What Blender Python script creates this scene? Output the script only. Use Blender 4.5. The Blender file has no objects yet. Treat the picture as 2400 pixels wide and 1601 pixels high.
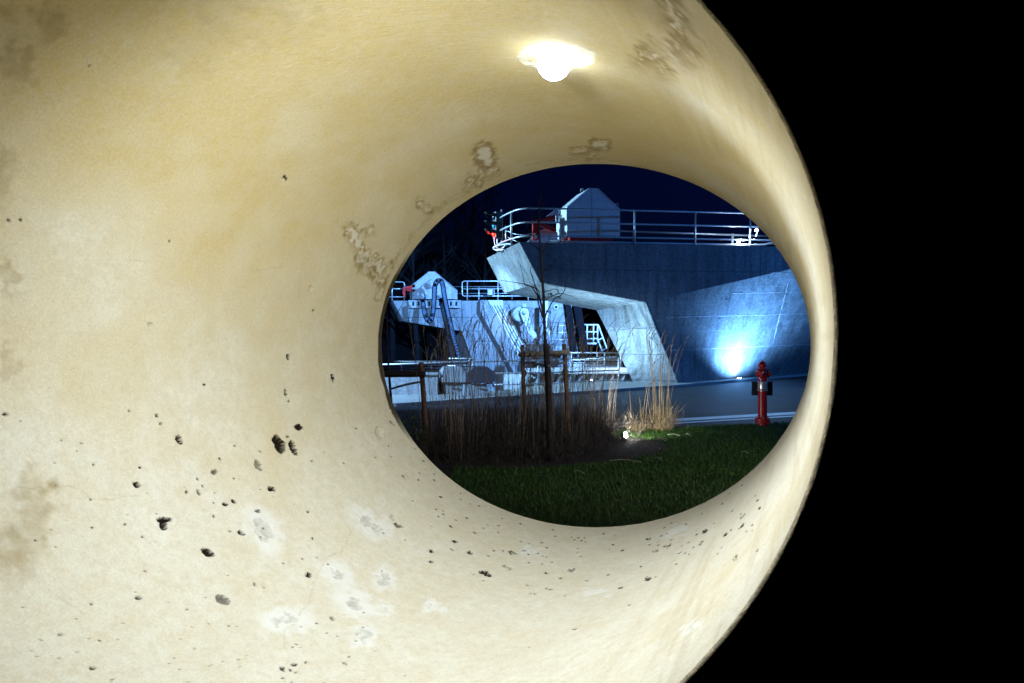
import bpy, bmesh, math, random
import numpy as np
from mathutils import Vector, Matrix, noise as mnoise

random.seed(11)
rng = np.random.default_rng(11)
S = bpy.context.scene
COL = S.collection
R = math.radians

# ------------------------------------------------------------------ camera, sky, exposure
FPX, HX, HY, CAMZ = 1600.0, 1200.0, 762.0, 1.8      # photograph: 2400 x 1601
cam = bpy.data.cameras.new('camera')
cam.sensor_width = 36.0
cam.lens = 36.0 * FPX / 2400.0
cam.shift_y = -(800.5 - HY) / 2400.0
cam.clip_start = 0.02
cam.clip_end = 2000
cam.dof.use_dof = True
cam.dof.focus_distance = 4.0
cam.dof.aperture_fstop = 10.0
co = bpy.data.objects.new('camera', cam)
COL.objects.link(co)
co.location = (0, 0, CAMZ)
co.rotation_euler = (R(90), 0, 0)
S.camera = co

world = bpy.data.worlds.new('World')
S.world = world
world.use_nodes = True
wn = world.node_tree
for n in list(wn.nodes):
    wn.nodes.remove(n)
sky = wn.nodes.new('ShaderNodeTexSky')
sky.sky_type = 'NISHITA'
sky.sun_disc = False
sky.sun_elevation = R(-2)
sky.sun_rotation = R(70)
tint = wn.nodes.new('ShaderNodeMixRGB')
tint.blend_type = 'MULTIPLY'
tint.inputs[0].default_value = 1.0
tint.inputs[2].default_value = (0.02, 0.10, 1.0, 1)
bg = wn.nodes.new('ShaderNodeBackground')
bg.inputs[1].default_value = 0.075
wo = wn.nodes.new('ShaderNodeOutputWorld')
wn.links.new(sky.outputs[0], tint.inputs[1])
wn.links.new(tint.outputs[0], bg.inputs[0])
wn.links.new(bg.outputs[0], wo.inputs[0])

S.view_settings.view_transform = 'Standard'
S.view_settings.look = 'None'
S.view_settings.exposure = 0.0
S.view_settings.gamma = 1.0
S.view_settings.use_curve_mapping = False
S.render.engine = 'CYCLES'
S.cycles.use_denoising = True
try:
    S.cycles.denoiser = 'OPENIMAGEDENOISE'
    S.cycles.denoising_input_passes = 'RGB_ALBEDO_NORMAL'
except Exception:
    pass
S.cycles.max_bounces = 8
S.cycles.diffuse_bounces = 6
S.cycles.sample_clamp_indirect = 4.0
S.cycles.caustics_reflective = False
S.cycles.caustics_refractive = False


def W(px, py, Y):
    """a point seen at photo pixel (px, py) lying Y metres ahead"""
    return Vector(((px - HX) / FPX * Y, Y, CAMZ + (HY - py) / FPX * Y))


def lamp(name, kind, loc, power, color, radius=0.05, aim=None, angle=100, blend=0.6):
    l = bpy.data.lights.new(name, kind)
    l.energy = power
    l.color = color
    l.shadow_soft_size = radius
    if kind == 'SPOT':
        l.spot_size = R(angle)
        l.spot_blend = blend
    o = bpy.data.objects.new(name, l)
    COL.objects.link(o)
    o.location = loc
    if aim is not None:
        o.rotation_euler = (Vector(aim) - Vector(loc)).to_track_quat('-Z', 'Y').to_euler()
    return o


# unseen floodlights for the lit weir and road, some added as fill, lit lamps in view are with their fixtures
lamp('unseen_flood_far_pier', 'SPOT', (7.5, 25.0, 7.8), 42000, (0.15, 0.41, 1.0), 0.12, (-2.5, 36, 1.0), 75, 0.5)
lamp('unseen_flood_quay', 'SPOT', (-13, 24, 5.0), 9000, (0.20, 0.48, 1.0), 0.12, (-1.8, 36.5, 2.0), 42, 0.7)
lamp('unseen_flood_sluice', 'SPOT', (-4.0, 23.0, 3.6), 5500, (0.25, 0.55, 1.0), 0.12, (2.8, 27.4, 0.2), 62, 0.7)
lamp('unseen_flood_nose', 'SPOT', (-9.5, 25.0, 6.8), 15000, (0.33, 0.66, 1.0), 0.12, (2.2, 23.2, 3.2), 70, 0.6)
lamp('unseen_flood_road', 'SPOT', (17, 11.5, 6.5), 3600, (0.04, 0.26, 1.0), 0.3, (5, 21, 1.0), 110, 0.9)
lamp('unseen_flood_yard', 'SPOT', (-9.0, 14.5, 4.5), 10000, (0.30, 0.58, 1.0), 0.15, (-0.8, 19.5, -0.2), 44, 0.7)
lamp('path_lamp_light', 'SPOT', (4.5, 4.0, 4.6), 560, (0.97, 0.97, 1.0), 0.1, (1.2, 9.4, 0.3), 62, 0.9)  # unseen fill added to brighten reeds and lawn, no lamp stands here


# ------------------------------------------------------------------ materials
def nt_new(name):
    m = bpy.data.materials.new(name)
    m.use_nodes = True
    t = m.node_tree
    b = t.nodes['Principled BSDF']
    return m, t, b


def N(t, kind, **kw):
    n = t.nodes.new(kind)
    for k, v in kw.items():
        setattr(n, k, v)
    return n


def mixc(t, fac, a, b):
    n = N(t, 'ShaderNodeMix', data_type='RGBA')
    for idx, v in ((0, fac), (6, a), (7, b)):
        if hasattr(v, 'is_linked') or hasattr(v, 'links'):
            t.links.new(v, n.inputs[idx])
        elif idx == 0:
            n.inputs[0].default_value = v
        else:
            n.inputs[idx].default_value = (*v, 1)
    return n.outputs[2]


def noise_tex(t, scale, detail=5, rough=0.6, vec=None, dist=0.0):
    n = N(t, 'ShaderNodeTexNoise')
    n.inputs['Scale'].default_value = scale
    n.inputs['Detail'].default_value = detail
    n.inputs['Roughness'].default_value = rough
    n.inputs['Distortion'].default_value = dist
    if vec is not None:
        t.links.new(vec, n.inputs['Vector'])
    return n.outputs['Fac']


def ramp(t, fac, stops):
    n = N(t, 'ShaderNodeValToRGB')
    e = n.color_ramp.elements
    while len(e) < len(stops):
        e.new(0.5)
    for i, (p, c) in enumerate(stops):
        e[i].position = p
        e[i].color = (c, c, c, 1) if not isinstance(c, tuple) else (*c, 1)
    t.links.new(fac, n.inputs[0])
    return n.outputs[0]


def mapped(t, scale=(1, 1, 1), rot=(0, 0, 0)):
    g = N(t, 'ShaderNodeNewGeometry')
    mp = N(t, 'ShaderNodeMapping')
    mp.inputs['Scale'].default_value = scale
    mp.inputs['Rotation'].default_value = rot
    t.links.new(g.outputs['Position'], mp.inputs[0])
    return mp.outputs[0]


def bump(t, b, height, strength=0.3, dist=0.02):
    n = N(t, 'ShaderNodeBump')
    n.inputs['Strength'].default_value = strength
    n.inputs['Distance'].default_value = dist
    t.links.new(height, n.inputs['Height'])
    t.links.new(n.outputs[0], b.inputs['Normal'])


def simple(name, col, rough=0.6, metal=0.0, var=0.25, scale=8.0, bstr=0.0):
    m, t, b = nt_new(name)
    v = mapped(t)
    f = noise_tex(t, scale, 4, 0.6, v)
    lo = tuple(c * (1 - var) for c in col)
    hi = tuple(min(1, c * (1 + var)) for c in col)
    r = ramp(t, f, [(0.3, 0.0), (0.7, 1.0)])
    t.links.new(mixc(t, r, lo, hi), b.inputs['Base Color'])
    b.inputs['Roughness'].default_value = rough
    b.inputs['Metallic'].default_value = metal
    if bstr:
        bump(t, b, noise_tex(t, scale * 6, 3, 0.6, v), bstr, 0.01)
    return m


def emit(name, col, strength):
    m, t, b = nt_new(name)
    b.inputs['Base Color'].default_value = (*[c * 0.5 for c in col], 1)
    b.inputs['Emission Color'].default_value = (*col, 1)
    b.inputs['Emission Strength'].default_value = strength
    return m


def concrete_mat(name, col, streak=1.0):
    m, t, b = nt_new(name)
    v = mapped(t)
    vs = mapped(t, (2.2, 2.2, 0.18))
    vb = mapped(t, (0.25, 0.25, 3.0))
    big = ramp(t, noise_tex(t, 0.55, 6, 0.62, v, 0.4), [(0.32, 0.0), (0.68, 1.0)])
    st = ramp(t, noise_tex(t, 1.6, 6, 0.7, vs), [(0.40, 0.0), (0.62, 1.0)])
    fine = noise_tex(t, 14, 6, 0.7, v)
    lay = ramp(t, noise_tex(t, 1.0, 4, 0.6, vb), [(0.35, 0.0), (0.65, 1.0)])
    c0 = mixc(t, big, tuple(c * 0.66 for c in col), tuple(c * 1.18 for c in col))
    c1 = mixc(t, st, c0, tuple(c * (1 - 0.7 * streak) for c in col))
    mm = N(t, 'ShaderNodeMath', operation='MULTIPLY')
    t.links.new(lay, mm.inputs[0])
    mm.inputs[1].default_value = 0.55
    c2 = mixc(t, mm.outputs[0], c1, tuple(c * 0.72 for c in col))
    ff = ramp(t, fine, [(0.35, 0.62), (0.65, 1.2)])
    mu = N(t, 'ShaderNodeMix', data_type='RGBA', blend_type='MULTIPLY')
    mu.inputs[0].default_value = 1.0
    t.links.new(c2, mu.inputs[6])
    t.links.new(ff, mu.inputs[7])
    t.links.new(mu.outputs[2], b.inputs['Base Color'])
    b.inputs['Roughness'].default_value = 0.85
    bump(t, b, noise_tex(t, 9, 8, 0.75, v), 0.35, 0.03)
    return m


def pipe_mat():
    m, t, b = nt_new('pipe_concrete')
    v = mapped(t)
    a = N(t, 'ShaderNodeAttribute', attribute_name='marks')     # r pale repair, g brown stain, b dirty pits and far lip, with shade painted in
    sep = N(t, 'ShaderNodeSeparateColor')
    t.links.new(a.outputs['Color'], sep.inputs[0])
    a2 = N(t, 'ShaderNodeAttribute', attribute_name='marks2')   # r scraped aggregate, g ochre with painted warm bounce, b crack
    sep2 = N(t, 'ShaderNodeSeparateColor')
    t.links.new(a2.outputs['Color'], sep2.inputs[0])
    big = ramp(t, noise_tex(t, 3.2, 7, 0.66, v, 0.3), [(0.3, 0.0), (0.7, 1.0)])
    mid = ramp(t, noise_tex(t, 16, 6, 0.7, v, 0.2), [(0.34, 0.0), (0.7, 1.0)])
    vs = mapped(t, (3, 26, 26), (0, 0, R(67)))
    trow = ramp(t, noise_tex(t, 5.0, 5, 0.7, vs), [(0.35, 0.0), (0.7, 1.0)])
    c = mixc(t, big, (0.685, 0.645, 0.505), (0.755, 0.73, 0.625))
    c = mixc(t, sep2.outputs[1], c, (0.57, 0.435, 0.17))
    q = N(t, 'ShaderNodeMath', operation='MULTIPLY')
    t.links.new(mid, q.inputs[0])
    q.inputs[1].default_value = 0.50
    c = mixc(t, q.outputs[0], c, (0.60, 0.50, 0.305))
    mot = ramp(t, noise_tex(t, 42, 5, 0.75, v, 0.3), [(0.45, 0.0), (0.75, 1.0)])
    q5 = N(t, 'ShaderNodeMath', operation='MULTIPLY')
    t.links.new(mot, q5.inputs[0])
    q5.inputs[1].default_value = 0.6
    c = mixc(t, q5.outputs[0], c, (0.565, 0.48, 0.315))
    q2 = N(t, 'ShaderNodeMath', operation='MULTIPLY')
    t.links.new(trow, q2.inputs[0])
    q2.inputs[1].default_value = 0.22
    c = mixc(t, q2.outputs[0], c, (0.70, 0.64, 0.50))
    fg = ramp(t, noise_tex(t, 190, 4, 0.75, v), [(0.3, 0.88), (0.7, 1.07)])
    mg = N(t, 'ShaderNodeMix', data_type='RGBA', blend_type='MULTIPLY')
    mg.inputs[0].default_value = 1.0
    t.links.new(c, mg.inputs[6])
    t.links.new(fg, mg.inputs[7])
    c = mg.outputs[2]
    spk = ramp(t, noise_tex(t, 120, 3, 0.6, v), [(0.66, 0.0), (0.74, 1.0)])
    q3 = N(t, 'ShaderNodeMath', operation='MULTIPLY')
    t.links.new(spk, q3.inputs[0])
    q3.inputs[1].default_value = 0.35
    c = mixc(t, q3.outputs[0], c, (0.33, 0.26, 0.14))
    c = mixc(t, sep.outputs[0], c, (0.79, 0.79, 0.755))
    c = mixc(t, sep2.outputs[0], c, (0.40, 0.385, 0.31))
    c = mixc(t, sep.outputs[1], c, (0.30, 0.215, 0.085))
    c = mixc(t, sep2.outputs[2], c, (0.38, 0.30, 0.18))
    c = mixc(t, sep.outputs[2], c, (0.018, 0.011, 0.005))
    t.links.new(c, b.inputs['Base Color'])
    b.inputs['Roughness'].default_value = 0.85
    b.inputs['Specular IOR Level'].default_value = 0.12
    h = N(t, 'ShaderNodeMath', operation='ADD')
    t.links.new(noise_tex(t, 60, 5, 0.7, v), h.inputs[0])
    t.links.new(noise_tex(t, 5.0, 5, 0.7, vs), h.inputs[1])
    bump(t, b, h.outputs[0], 0.32, 0.006)
    return m


M = {}
M['pipe'] = pipe_mat()
M['rim'] = simple('broken_concrete', (0.55, 0.46, 0.29), 0.95, 0, 0.5, 60, 0.8)
M['unlit_black'] = simple('unlit_black_paint', (0.012, 0.012, 0.013), 0.95, 0, 0.3, 4)  # near-black colour painted to stand for the unlit outside
M['conc'] = concrete_mat('pier_concrete', (0.36, 0.37, 0.37))
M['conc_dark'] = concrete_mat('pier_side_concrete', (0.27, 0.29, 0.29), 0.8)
M['conc_far'] = concrete_mat('far_concrete', (0.38, 0.39, 0.40), 0.6)
M['joint'] = simple('joint_laitance', (0.46, 0.48, 0.50), 0.9, 0, 0.3, 6)
M['groove'] = simple('dark_groove', (0.10, 0.11, 0.12), 0.9, 0, 0.3, 6)  # dark grey for cast grooves and tie holes
M['galv'] = simple('galvanised_steel', (0.58, 0.61, 0.64), 0.42, 0.55, 0.2, 20)
M['white_steel'] = simple('pale_painted_steel', (0.66, 0.68, 0.70), 0.45, 0.1, 0.12, 12)
M['grey_steel'] = simple('grey_painted_steel', (0.30, 0.33, 0.35), 0.5, 0.1, 0.15, 5)
M['dark_steel'] = simple('dark_steel', (0.045, 0.05, 0.06), 0.5, 0.3, 0.4, 18)
M['mid_steel'] = simple('mid_grey_steel', (0.40, 0.42, 0.45), 0.5, 0.1, 0.2, 8)
M['dark_hood'] = simple('dark_blue_hood', (0.05, 0.06, 0.085), 0.45, 0.1, 0.15, 5)
M['red'] = simple('red_paint', (0.55, 0.018, 0.022), 0.4, 0, 0.15, 10)
M['hydrant_red'] = simple('hydrant_red_paint', (0.42, 0.010, 0.016), 0.32, 0, 0.2, 25)
M['black'] = simple('black_plastic', (0.012, 0.014, 0.018), 0.5, 0, 0.3, 20)
M['rubber'] = simple('black_rubber', (0.006, 0.006, 0.008), 0.7, 0, 0.3, 20)
M['black_steel'] = simple('black_steel', (0.006, 0.006, 0.008), 0.9, 0, 0.3, 20)
M['black_steel'].node_tree.nodes['Principled BSDF'].inputs['Specular IOR Level'].default_value = 0.03
M['chain'] = simple('blue_grey_chain', (0.11, 0.16, 0.24), 0.5, 0.2, 0.6, 40)
M['asphalt'] = simple('asphalt', (0.022, 0.025, 0.032), 0.65, 0, 0.5, 1.3, 0.6)
M['paving'] = concrete_mat('paving_concrete', (0.42, 0.44, 0.42), 0.2)
M['kerb'] = simple('kerb_concrete', (0.55, 0.57, 0.58), 0.8, 0, 0.2, 9, 0.2)
M['soil'] = simple('bark_mulch', (0.035, 0.025, 0.016), 0.95, 0, 0.6, 40, 0.8)
M['lawn'] = simple('lawn_soil', (0.018, 0.028, 0.008), 0.95, 0, 0.5, 12, 0.5)
M['river'] = simple('river_bed', (0.03, 0.035, 0.04), 0.35, 0, 0.3, 2)
M['hill'] = simple('night_hill', (0.02, 0.025, 0.03), 1.0, 0, 0.5, 0.2)
M['wood'] = simple('weathered_stake_wood', (0.23, 0.13, 0.075), 0.85, 0, 0.45, 14, 0.5)
M['wood_pale'] = simple('pale_stake_wood', (0.58, 0.52, 0.42), 0.85, 0, 0.3, 14, 0.5)
M['wood_dark'] = simple('dark_stake_wood', (0.045, 0.032, 0.03), 0.9, 0, 0.45, 14, 0.5)
M['bark'] = simple('sapling_bark', (0.055, 0.042, 0.045), 0.85, 0, 0.4, 30, 0.3)
M['berry'] = simple('dried_berries', (0.03, 0.012, 0.012), 0.7)
M['strap'] = simple('grey_tree_tie', (0.35, 0.36, 0.36), 0.6)
M['straw'] = simple('dry_straw', (0.42, 0.31, 0.16), 0.8, 0, 0.4, 30)
M['straw_dark'] = simple('old_straw', (0.10, 0.080, 0.058), 0.85, 0, 0.6, 30)
M['stem'] = simple('reed_stem', (0.42, 0.34, 0.24), 0.8, 0, 0.5, 30)
M['plume'] = simple('plume_straw', (0.52, 0.46, 0.37), 0.9, 0, 0.3, 40)
M['leaf'] = simple('shrub_leaf', (0.05, 0.13, 0.02), 0.5, 0, 0.4, 30)
M['tree_bark'] = simple('night_tree_bark', (0.018, 0.02, 0.023), 0.95, 0, 0.4, 3)
M['lens'] = emit('lamp_lens', (0.84, 0.97, 1.15), 27)
M['led'] = emit('led_glow', (0.80, 0.90, 1.0), 60)
M['red_lens'] = emit('red_signal_lens', (1.0, 0.028, 0.004), 3.5)
M['cyan'] = simple('cyan_signal_glass', (0.05, 0.42, 0.62), 0.15)
M['silver'] = simple('brushed_band', (0.62, 0.64, 0.66), 0.3, 0.6, 0.1, 30)
M['plate'] = simple('smoked_plate', (0.025, 0.028, 0.05), 0.25, 0.0, 0.15, 10)


def grass_mat():
    m, t, b = nt_new('grass_blades')
    v = mapped(t)
    f = ramp(t, noise_tex(t, 2.2, 5, 0.7, v), [(0.3, 0.0), (0.7, 1.0)])
    f2 = ramp(t, noise_tex(t, 60, 2, 0.6, v), [(0.5, 0.0), (0.75, 1.0)])
    c = mixc(t, f, (0.016, 0.075, 0.003), (0.05, 0.14, 0.006))
    c = mixc(t, f2, c, (0.12, 0.17, 0.02))
    t.links.new(c, b.inputs['Base Color'])
    b.inputs['Roughness'].default_value = 0.6
    return m


M['grass'] = grass_mat()


# ------------------------------------------------------------------ helpers
def mesh_obj(name, bm, mat, parent=None, smooth=False):
    if isinstance(bm, bpy.types.Mesh):
        me = bm
        me.name = name
    else:
        me = bpy.data.meshes.new(name)
        bmesh.ops.recalc_face_normals(bm, faces=bm.faces)
        bm.to_mesh(me)
        bm.free()
    me.materials.append(M[mat] if isinstance(mat, str) else mat)
    if smooth:
        me.polygons.foreach_set('use_smooth', [True] * len(me.polygons))
    o = bpy.data.objects.new(name, me)
    COL.objects.link(o)
    if parent is not None:
        p = parent
        off = Vector((0, 0, 0))
        while p is not None:
            off += p.location
            p = p.parent
        me.transform(Matrix.Translation(-off))
        o.parent = parent
    return o


def recentre(o, base):
    """put a one-mesh thing's origin at its base"""
    o.data.transform(Matrix.Translation(-Vector(base)))
    o.location = base
    return o


def thing(name, label, cat, loc, group=None):
    o = bpy.data.objects.new(name, None)
    o.empty_display_size = 0.2
    COL.objects.link(o)
    o.location = loc
    return tag(o, label, cat, group)


def tag(o, label, cat, group=None):
    o['label'] = label
    o['category'] = cat
    if group:
        o['group'] = group
    return o


def structure(o):
    o['kind'] = 'structure'
    return o


def stuff(o):
    o['kind'] = 'stuff'
    return o


def BM():
    return bmesh.new()


def box(bm, c, s, rot=None):
    m = Matrix.Translation(Vector(c))
    if rot is not None:
        m = m @ rot.to_4x4()
    m = m @ Matrix.Diagonal((s[0], s[1], s[2], 1))
    return bmesh.ops.create_cube(bm, size=1.0, matrix=m)['verts']


def tube(bm, pts, r, seg=8, cap=True):
    pts = [Vector(p) for p in pts]
    n = len(pts)
    rs = r if isinstance(r, (list, tuple)) else [r] * n
    prev = None
    up = None
    for i, p in enumerate(pts):
        d = (pts[min(i + 1, n - 1)] - pts[max(i - 1, 0)]).normalized()
        if up is None:
            up = Vector((0, 0, 1)) if abs(d.z) < 0.9 else Vector((0, 1, 0))
        s = d.cross(up).normalized()
        up = s.cross(d).normalized()
        ring = [bm.verts.new(p + (s * math.cos(2 * math.pi * k / seg) + up * math.sin(2 * math.pi * k / seg)) * rs[i]) for k in range(seg)]
        if prev:
            for k in range(seg):
                bm.faces.new((prev[k], prev[(k + 1) % seg], ring[(k + 1) % seg], ring[k]))
        elif cap:
            bm.faces.new(ring[::-1])
        prev = ring
    if cap:
        bm.faces.new(prev)
    return bm


def smooth_path(pts, k=6):
    """Catmull-Rom"""
    pts = [Vector(p) for p in pts]
    if len(pts) < 3:
        return pts
    out = []
    P = [pts[0] * 2 - pts[1]] + pts + [pts[-1] * 2 - pts[-2]]
    for i in range(1, len(P) - 2):
        for j in range(k):
            t = j / k
            a, b, c, d = P[i - 1], P[i], P[i + 1], P[i + 2]
            out.append(0.5 * ((2 * b) + (c - a) * t + (2 * a - 5 * b + 4 * c - d) * t * t + (3 * b - a - 3 * c + d) * t ** 3))
    out.append(pts[-1])
    return out


def prism(bm, poly, ext):
    ext = Vector(ext)
    a = [bm.verts.new(Vector(p)) for p in poly]
    b = [bm.verts.new(Vector(p) + ext) for p in poly]
    n = len(a)
    bm.faces.new(a)
    bm.faces.new(b[::-1])
    for i in range(n):
        bm.faces.new((a[i], b[i], b[(i + 1) % n], a[(i + 1) % n]))
    return bm


def lathe(bm, prof, c, axis='Z', seg=20, rot=None):
    """prof: (radius, along)"""
    c = Vector(c)
    prev = None
    for r, h in prof:
        ring = []
        for k in range(seg):
            a = 2 * math.pi * k / seg
            p = Vector((r * math.cos(a), r * math.sin(a), h))
            if rot is not None:
                p = rot @ p
            ring.append(bm.verts.new(c + p))
        if prev:
            for k in range(seg):
                bm.faces.new((prev[k], prev[(k + 1) % seg], ring[(k + 1) % seg], ring[k]))
        else:
            bm.faces.new(ring[::-1])
        prev = ring
    bm.faces.new(prev)
    return bm


def bevel(bm, w=0.01, seg=1):
    bmesh.ops.bevel(bm, geom=list(bm.edges), offset=w, segments=seg, affect='EDGES', profile=0.7)
    return bm


ROT_Y = Vector((0, -1, 0)).to_track_quat('Z', 'Y').to_matrix()      # lathe axis towards the viewer
ROT_X = Vector((-1, 0, 0)).to_track_quat('Z', 'Y').to_matrix()
EV = Vector((-0.245, 1.0, 0.0))                                     # the weir's own depth direction


def quad_patch(bm, p00, p10, p11, p01, nu=10, nv=10):
    p00, p10, p11, p01 = map(Vector, (p00, p10, p11, p01))
    g = []
    for j in range(nv + 1):
        v = j / nv
        row = []
        for i in range(nu + 1):
            u = i / nu
            row.append(bm.verts.new(p00 * (1 - u) * (1 - v) + p10 * u * (1 - v) + p11 * u * v + p01 * (1 - u) * v))
        g.append(row)
    for j in range(nv):
        for i in range(nu):
            bm.faces.new((g[j][i], g[j][i + 1], g[j + 1][i + 1], g[j + 1][i]))
    return g


def vnoise(p, scale, seed=0):
    """3-D value noise, p (n,3) -> (n,) in 0..1"""
    q = p * scale + 1000.0 + seed * 17.31
    i = np.floor(q).astype(np.int64)
    f = q - i
    f = f * f * (3 - 2 * f)
    out = np.zeros(len(p))
    for dx in (0, 1):
        for dy in (0, 1):
            for dz in (0, 1):
                h = (i[:, 0] + dx) * 374761393 + (i[:, 1] + dy) * 668265263 + (i[:, 2] + dz) * 2147483647 + seed * 974711
                h = (h ^ (h >> 13)) * 1274126177
                h = ((h ^ (h >> 16)) & 0xffff) / 65535.0
                w = (f[:, 0] if dx else 1 - f[:, 0]) * (f[:, 1] if dy else 1 - f[:, 1]) * (f[:, 2] if dz else 1 - f[:, 2])
                out += w * h
    return out


def fbm(p, scale, oct=4, seed=0):
    s, a, tot = np.zeros(len(p)), 1.0, 0.0
    for k in range(oct):
        s += a * vnoise(p, scale * 2 ** k, seed + k)
        tot += a
        a *= 0.5
    return s / tot


def np_mesh(name, verts, faces):
    me = bpy.data.meshes.new(name)
    verts = np.asarray(verts, np.float32)
    faces = np.asarray(faces, np.int32)
    k = faces.shape[1]
    me.vertices.add(len(verts))
    me.vertices.foreach_set('co', verts.ravel())
    me.loops.add(faces.size)
    me.loops.foreach_set('vertex_index', faces.ravel())
    me.polygons.add(len(faces))
    me.polygons.foreach_set('loop_start', np.arange(0, faces.size, k, dtype=np.int32))
    me.update(calc_edges=True)
    return me


# ------------------------------------------------------------------ ground
GZ = -0.15


def mound(y):
    t = min(1, max(0, (y - 2.95) / 2.25))
    return 0.80 * (1 - t * t * (3 - 2 * t))


def lawn_edge(x):
    return 11.95 + 0.28 * (x - 2.87)


bm = BM()
xs = [-60, -30, -15, -8] + [-5 + 0.5 * i for i in range(27)] + [12, 18, 30, 60]
ts = [-40, -15, -5, 0, 2, 2.9] + [3.1 + 0.2 * i for i in range(14)] + [6.5, 7.5, 8.5, 9.5]
grid = []
for x in xs:
    e = lawn_edge(x)
    col = [bm.verts.new((x, y, mound(y))) for y in ts if y < e - 0.3]
    while len(col) < len(ts):
        col.append(bm.verts.new((x, e - 0.3 + 0.01 * len(col), 0)))
    col.append(bm.verts.new((x, e, 0.0)))
    col.append(bm.verts.new((x, e, GZ - 0.2)))
    grid.append(col)
for i in range(len(xs) - 1):
    for j in range(len(grid[0]) - 1):
        bm.faces.new((grid[i][j], grid[i + 1][j], grid[i + 1][j + 1], grid[i][j + 1]))
structure(mesh_obj('lawn_ground', bm, 'lawn'))

# road slab: from under the lawn to the river's edge
bm = BM()
edge = [(-60, 8.0), (60, 8.0), (60, 46), (14, 30), (5.6, 26.6), (2.5, 22.0), (-1.2, 19.2), (-8, 18.6), (-60, 18.6)]
prism(bm, [(x, y, GZ) for x, y in edge], (0, 0, -4.0))
structure(mesh_obj('road', bm, 'asphalt'))

# bark bed under the ornamental grasses
bm = BM()
pts = []
for k in range(40):
    a = 2 * math.pi * k / 40
    x, y = 0.25 + 2.1 * math.cos(a), 9.9 + 1.35 * math.sin(a) + 0.16 * (2.1 * math.cos(a))
    y = min(y, lawn_edge(x) - 0.05)
    pts.append(bm.verts.new((x, y, 0.006)))
bm.faces.new(pts)
structure(mesh_obj('planting_bed', bm, 'soil'))

# kerb between lawn and road, gutter strip, thin white line
def strip(name, mat, x0, x1, off, width, z0, h, slope=0.28, xr=2.87, yr=11.95):
    bm = BM()
    poly = [(x0, yr + off + slope * (x0 - xr), z0), (x1, yr + off + slope * (x1 - xr), z0),
            (x1, yr + off + width + slope * (x1 - xr), z0), (x0, yr + off + width + slope * (x0 - xr), z0)]
    prism(bm, poly, (0, 0, h))
    return structure(mesh_obj(name, bm, mat))


n_k = 0
for k in range(-9, 14):
    strip('kerb_stone', 'kerb', 2.87 + k * 1.0, 2.87 + k * 1.0 + 0.985, 0.012, 0.10, GZ - 0.1, 0.24)
def paint(name, mat, x0, x1, y0, slope, width, z=GZ + 0.004):
    bm = BM()
    vs = [bm.verts.new(p) for p in ((x0, y0 + slope * (x0 - 3.19), z), (x1, y0 + slope * (x1 - 3.19), z),
                                    (x1, y0 + width + slope * (x1 - 3.19), z), (x0, y0 + width + slope * (x0 - 3.19), z))]
    bm.faces.new(vs)
    return structure(mesh_obj(name, bm, mat))


M['road_paint'] = simple('road_paint', (0.82, 0.83, 0.84), 0.6, 0, 0.12, 6)
paint('road_line', 'road_paint', -0.5, 14, 13.45, 0.38, 0.16)
paint('road_line', 'road_paint', -0.5, 14, 13.76, 0.38, 0.36)

# pale paved strip along the weir
bm = BM()
pv = [(-12, 16.0), (-2.76, 16.3), (5.2, 21.4), (12.2, 26.9), (12.0, 27.15), (5.3, 22.1), (4.0, 22.6), (2.2, 22.75), (-1.15, 18.65), (-12, 18.0)]
prism(bm, [(x, y, GZ - 0.05) for x, y in pv], (0, 0, 0.13))
structure(mesh_obj('paved_strip', bm, 'paving'))

# river and far bank
bm = BM()
vs = [bm.verts.new(p) for p in ((-900, 12, -3.2), (900, 12, -3.2), (900, 1500, -3.2), (-900, 1500, -3.2))]
bm.faces.new(vs)
structure(mesh_obj('river', bm, 'river'))
bm = BM()
hx = np.linspace(-260, 260, 60)
hy = np.linspace(62, 320, 24)
g = []
for y in hy:
    row = []
    for x in hx:
        t = (y - 62) / 258
        h = -3.3 + 70 * t ** 0.8 * (0.55 + 0.5 * mnoise.noise(Vector((x * 0.012, y * 0.01, 3)))) * (0.5 + 0.5 * math.cos(max(-math.pi, min(math.pi, (x + 60) / 90))))
        row.append(bm.verts.new((x, y, h)))
    g.append(row)
for j in range(len(hy) - 1):
    for i in range(len(hx) - 1):
        bm.faces.new((g[j][i], g[j][i + 1], g[j + 1][i + 1], g[j + 1][i]))
structure(mesh_obj('hill', bm, 'hill', smooth=True))

# ------------------------------------------------------------------ the concrete pipe
Y0, Y1 = 1.0, 2.92
C0 = np.array([(485 - HX) / FPX, CAMZ + (HY - 780) / FPX])
C1 = np.array([(1397 - HX) / FPX * Y1, CAMZ + (HY - 810) / FPX * Y1])
A0, B0 = 1470 / FPX, 1245 / FPX
A1, B1 = 503 / FPX * Y1, 426 / FPX * Y1


def pipe_pt(th, y, off=0.0):
    t = (y - Y0) / (Y1 - Y0)
    c = C0 + (C1 - C0) * t
    return Vector((c[0] + (A0 + (A1 - A0) * t + off) * math.cos(th), y, c[1] + (B0 + (B1 - B0) * t + off) * math.sin(th)))


pipe = thing('concrete_pipe', 'wide pale concrete pipe with pitted stained inner wall, seen from inside', 'concrete pipe', (0.0, 2.0, 0.8))


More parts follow.
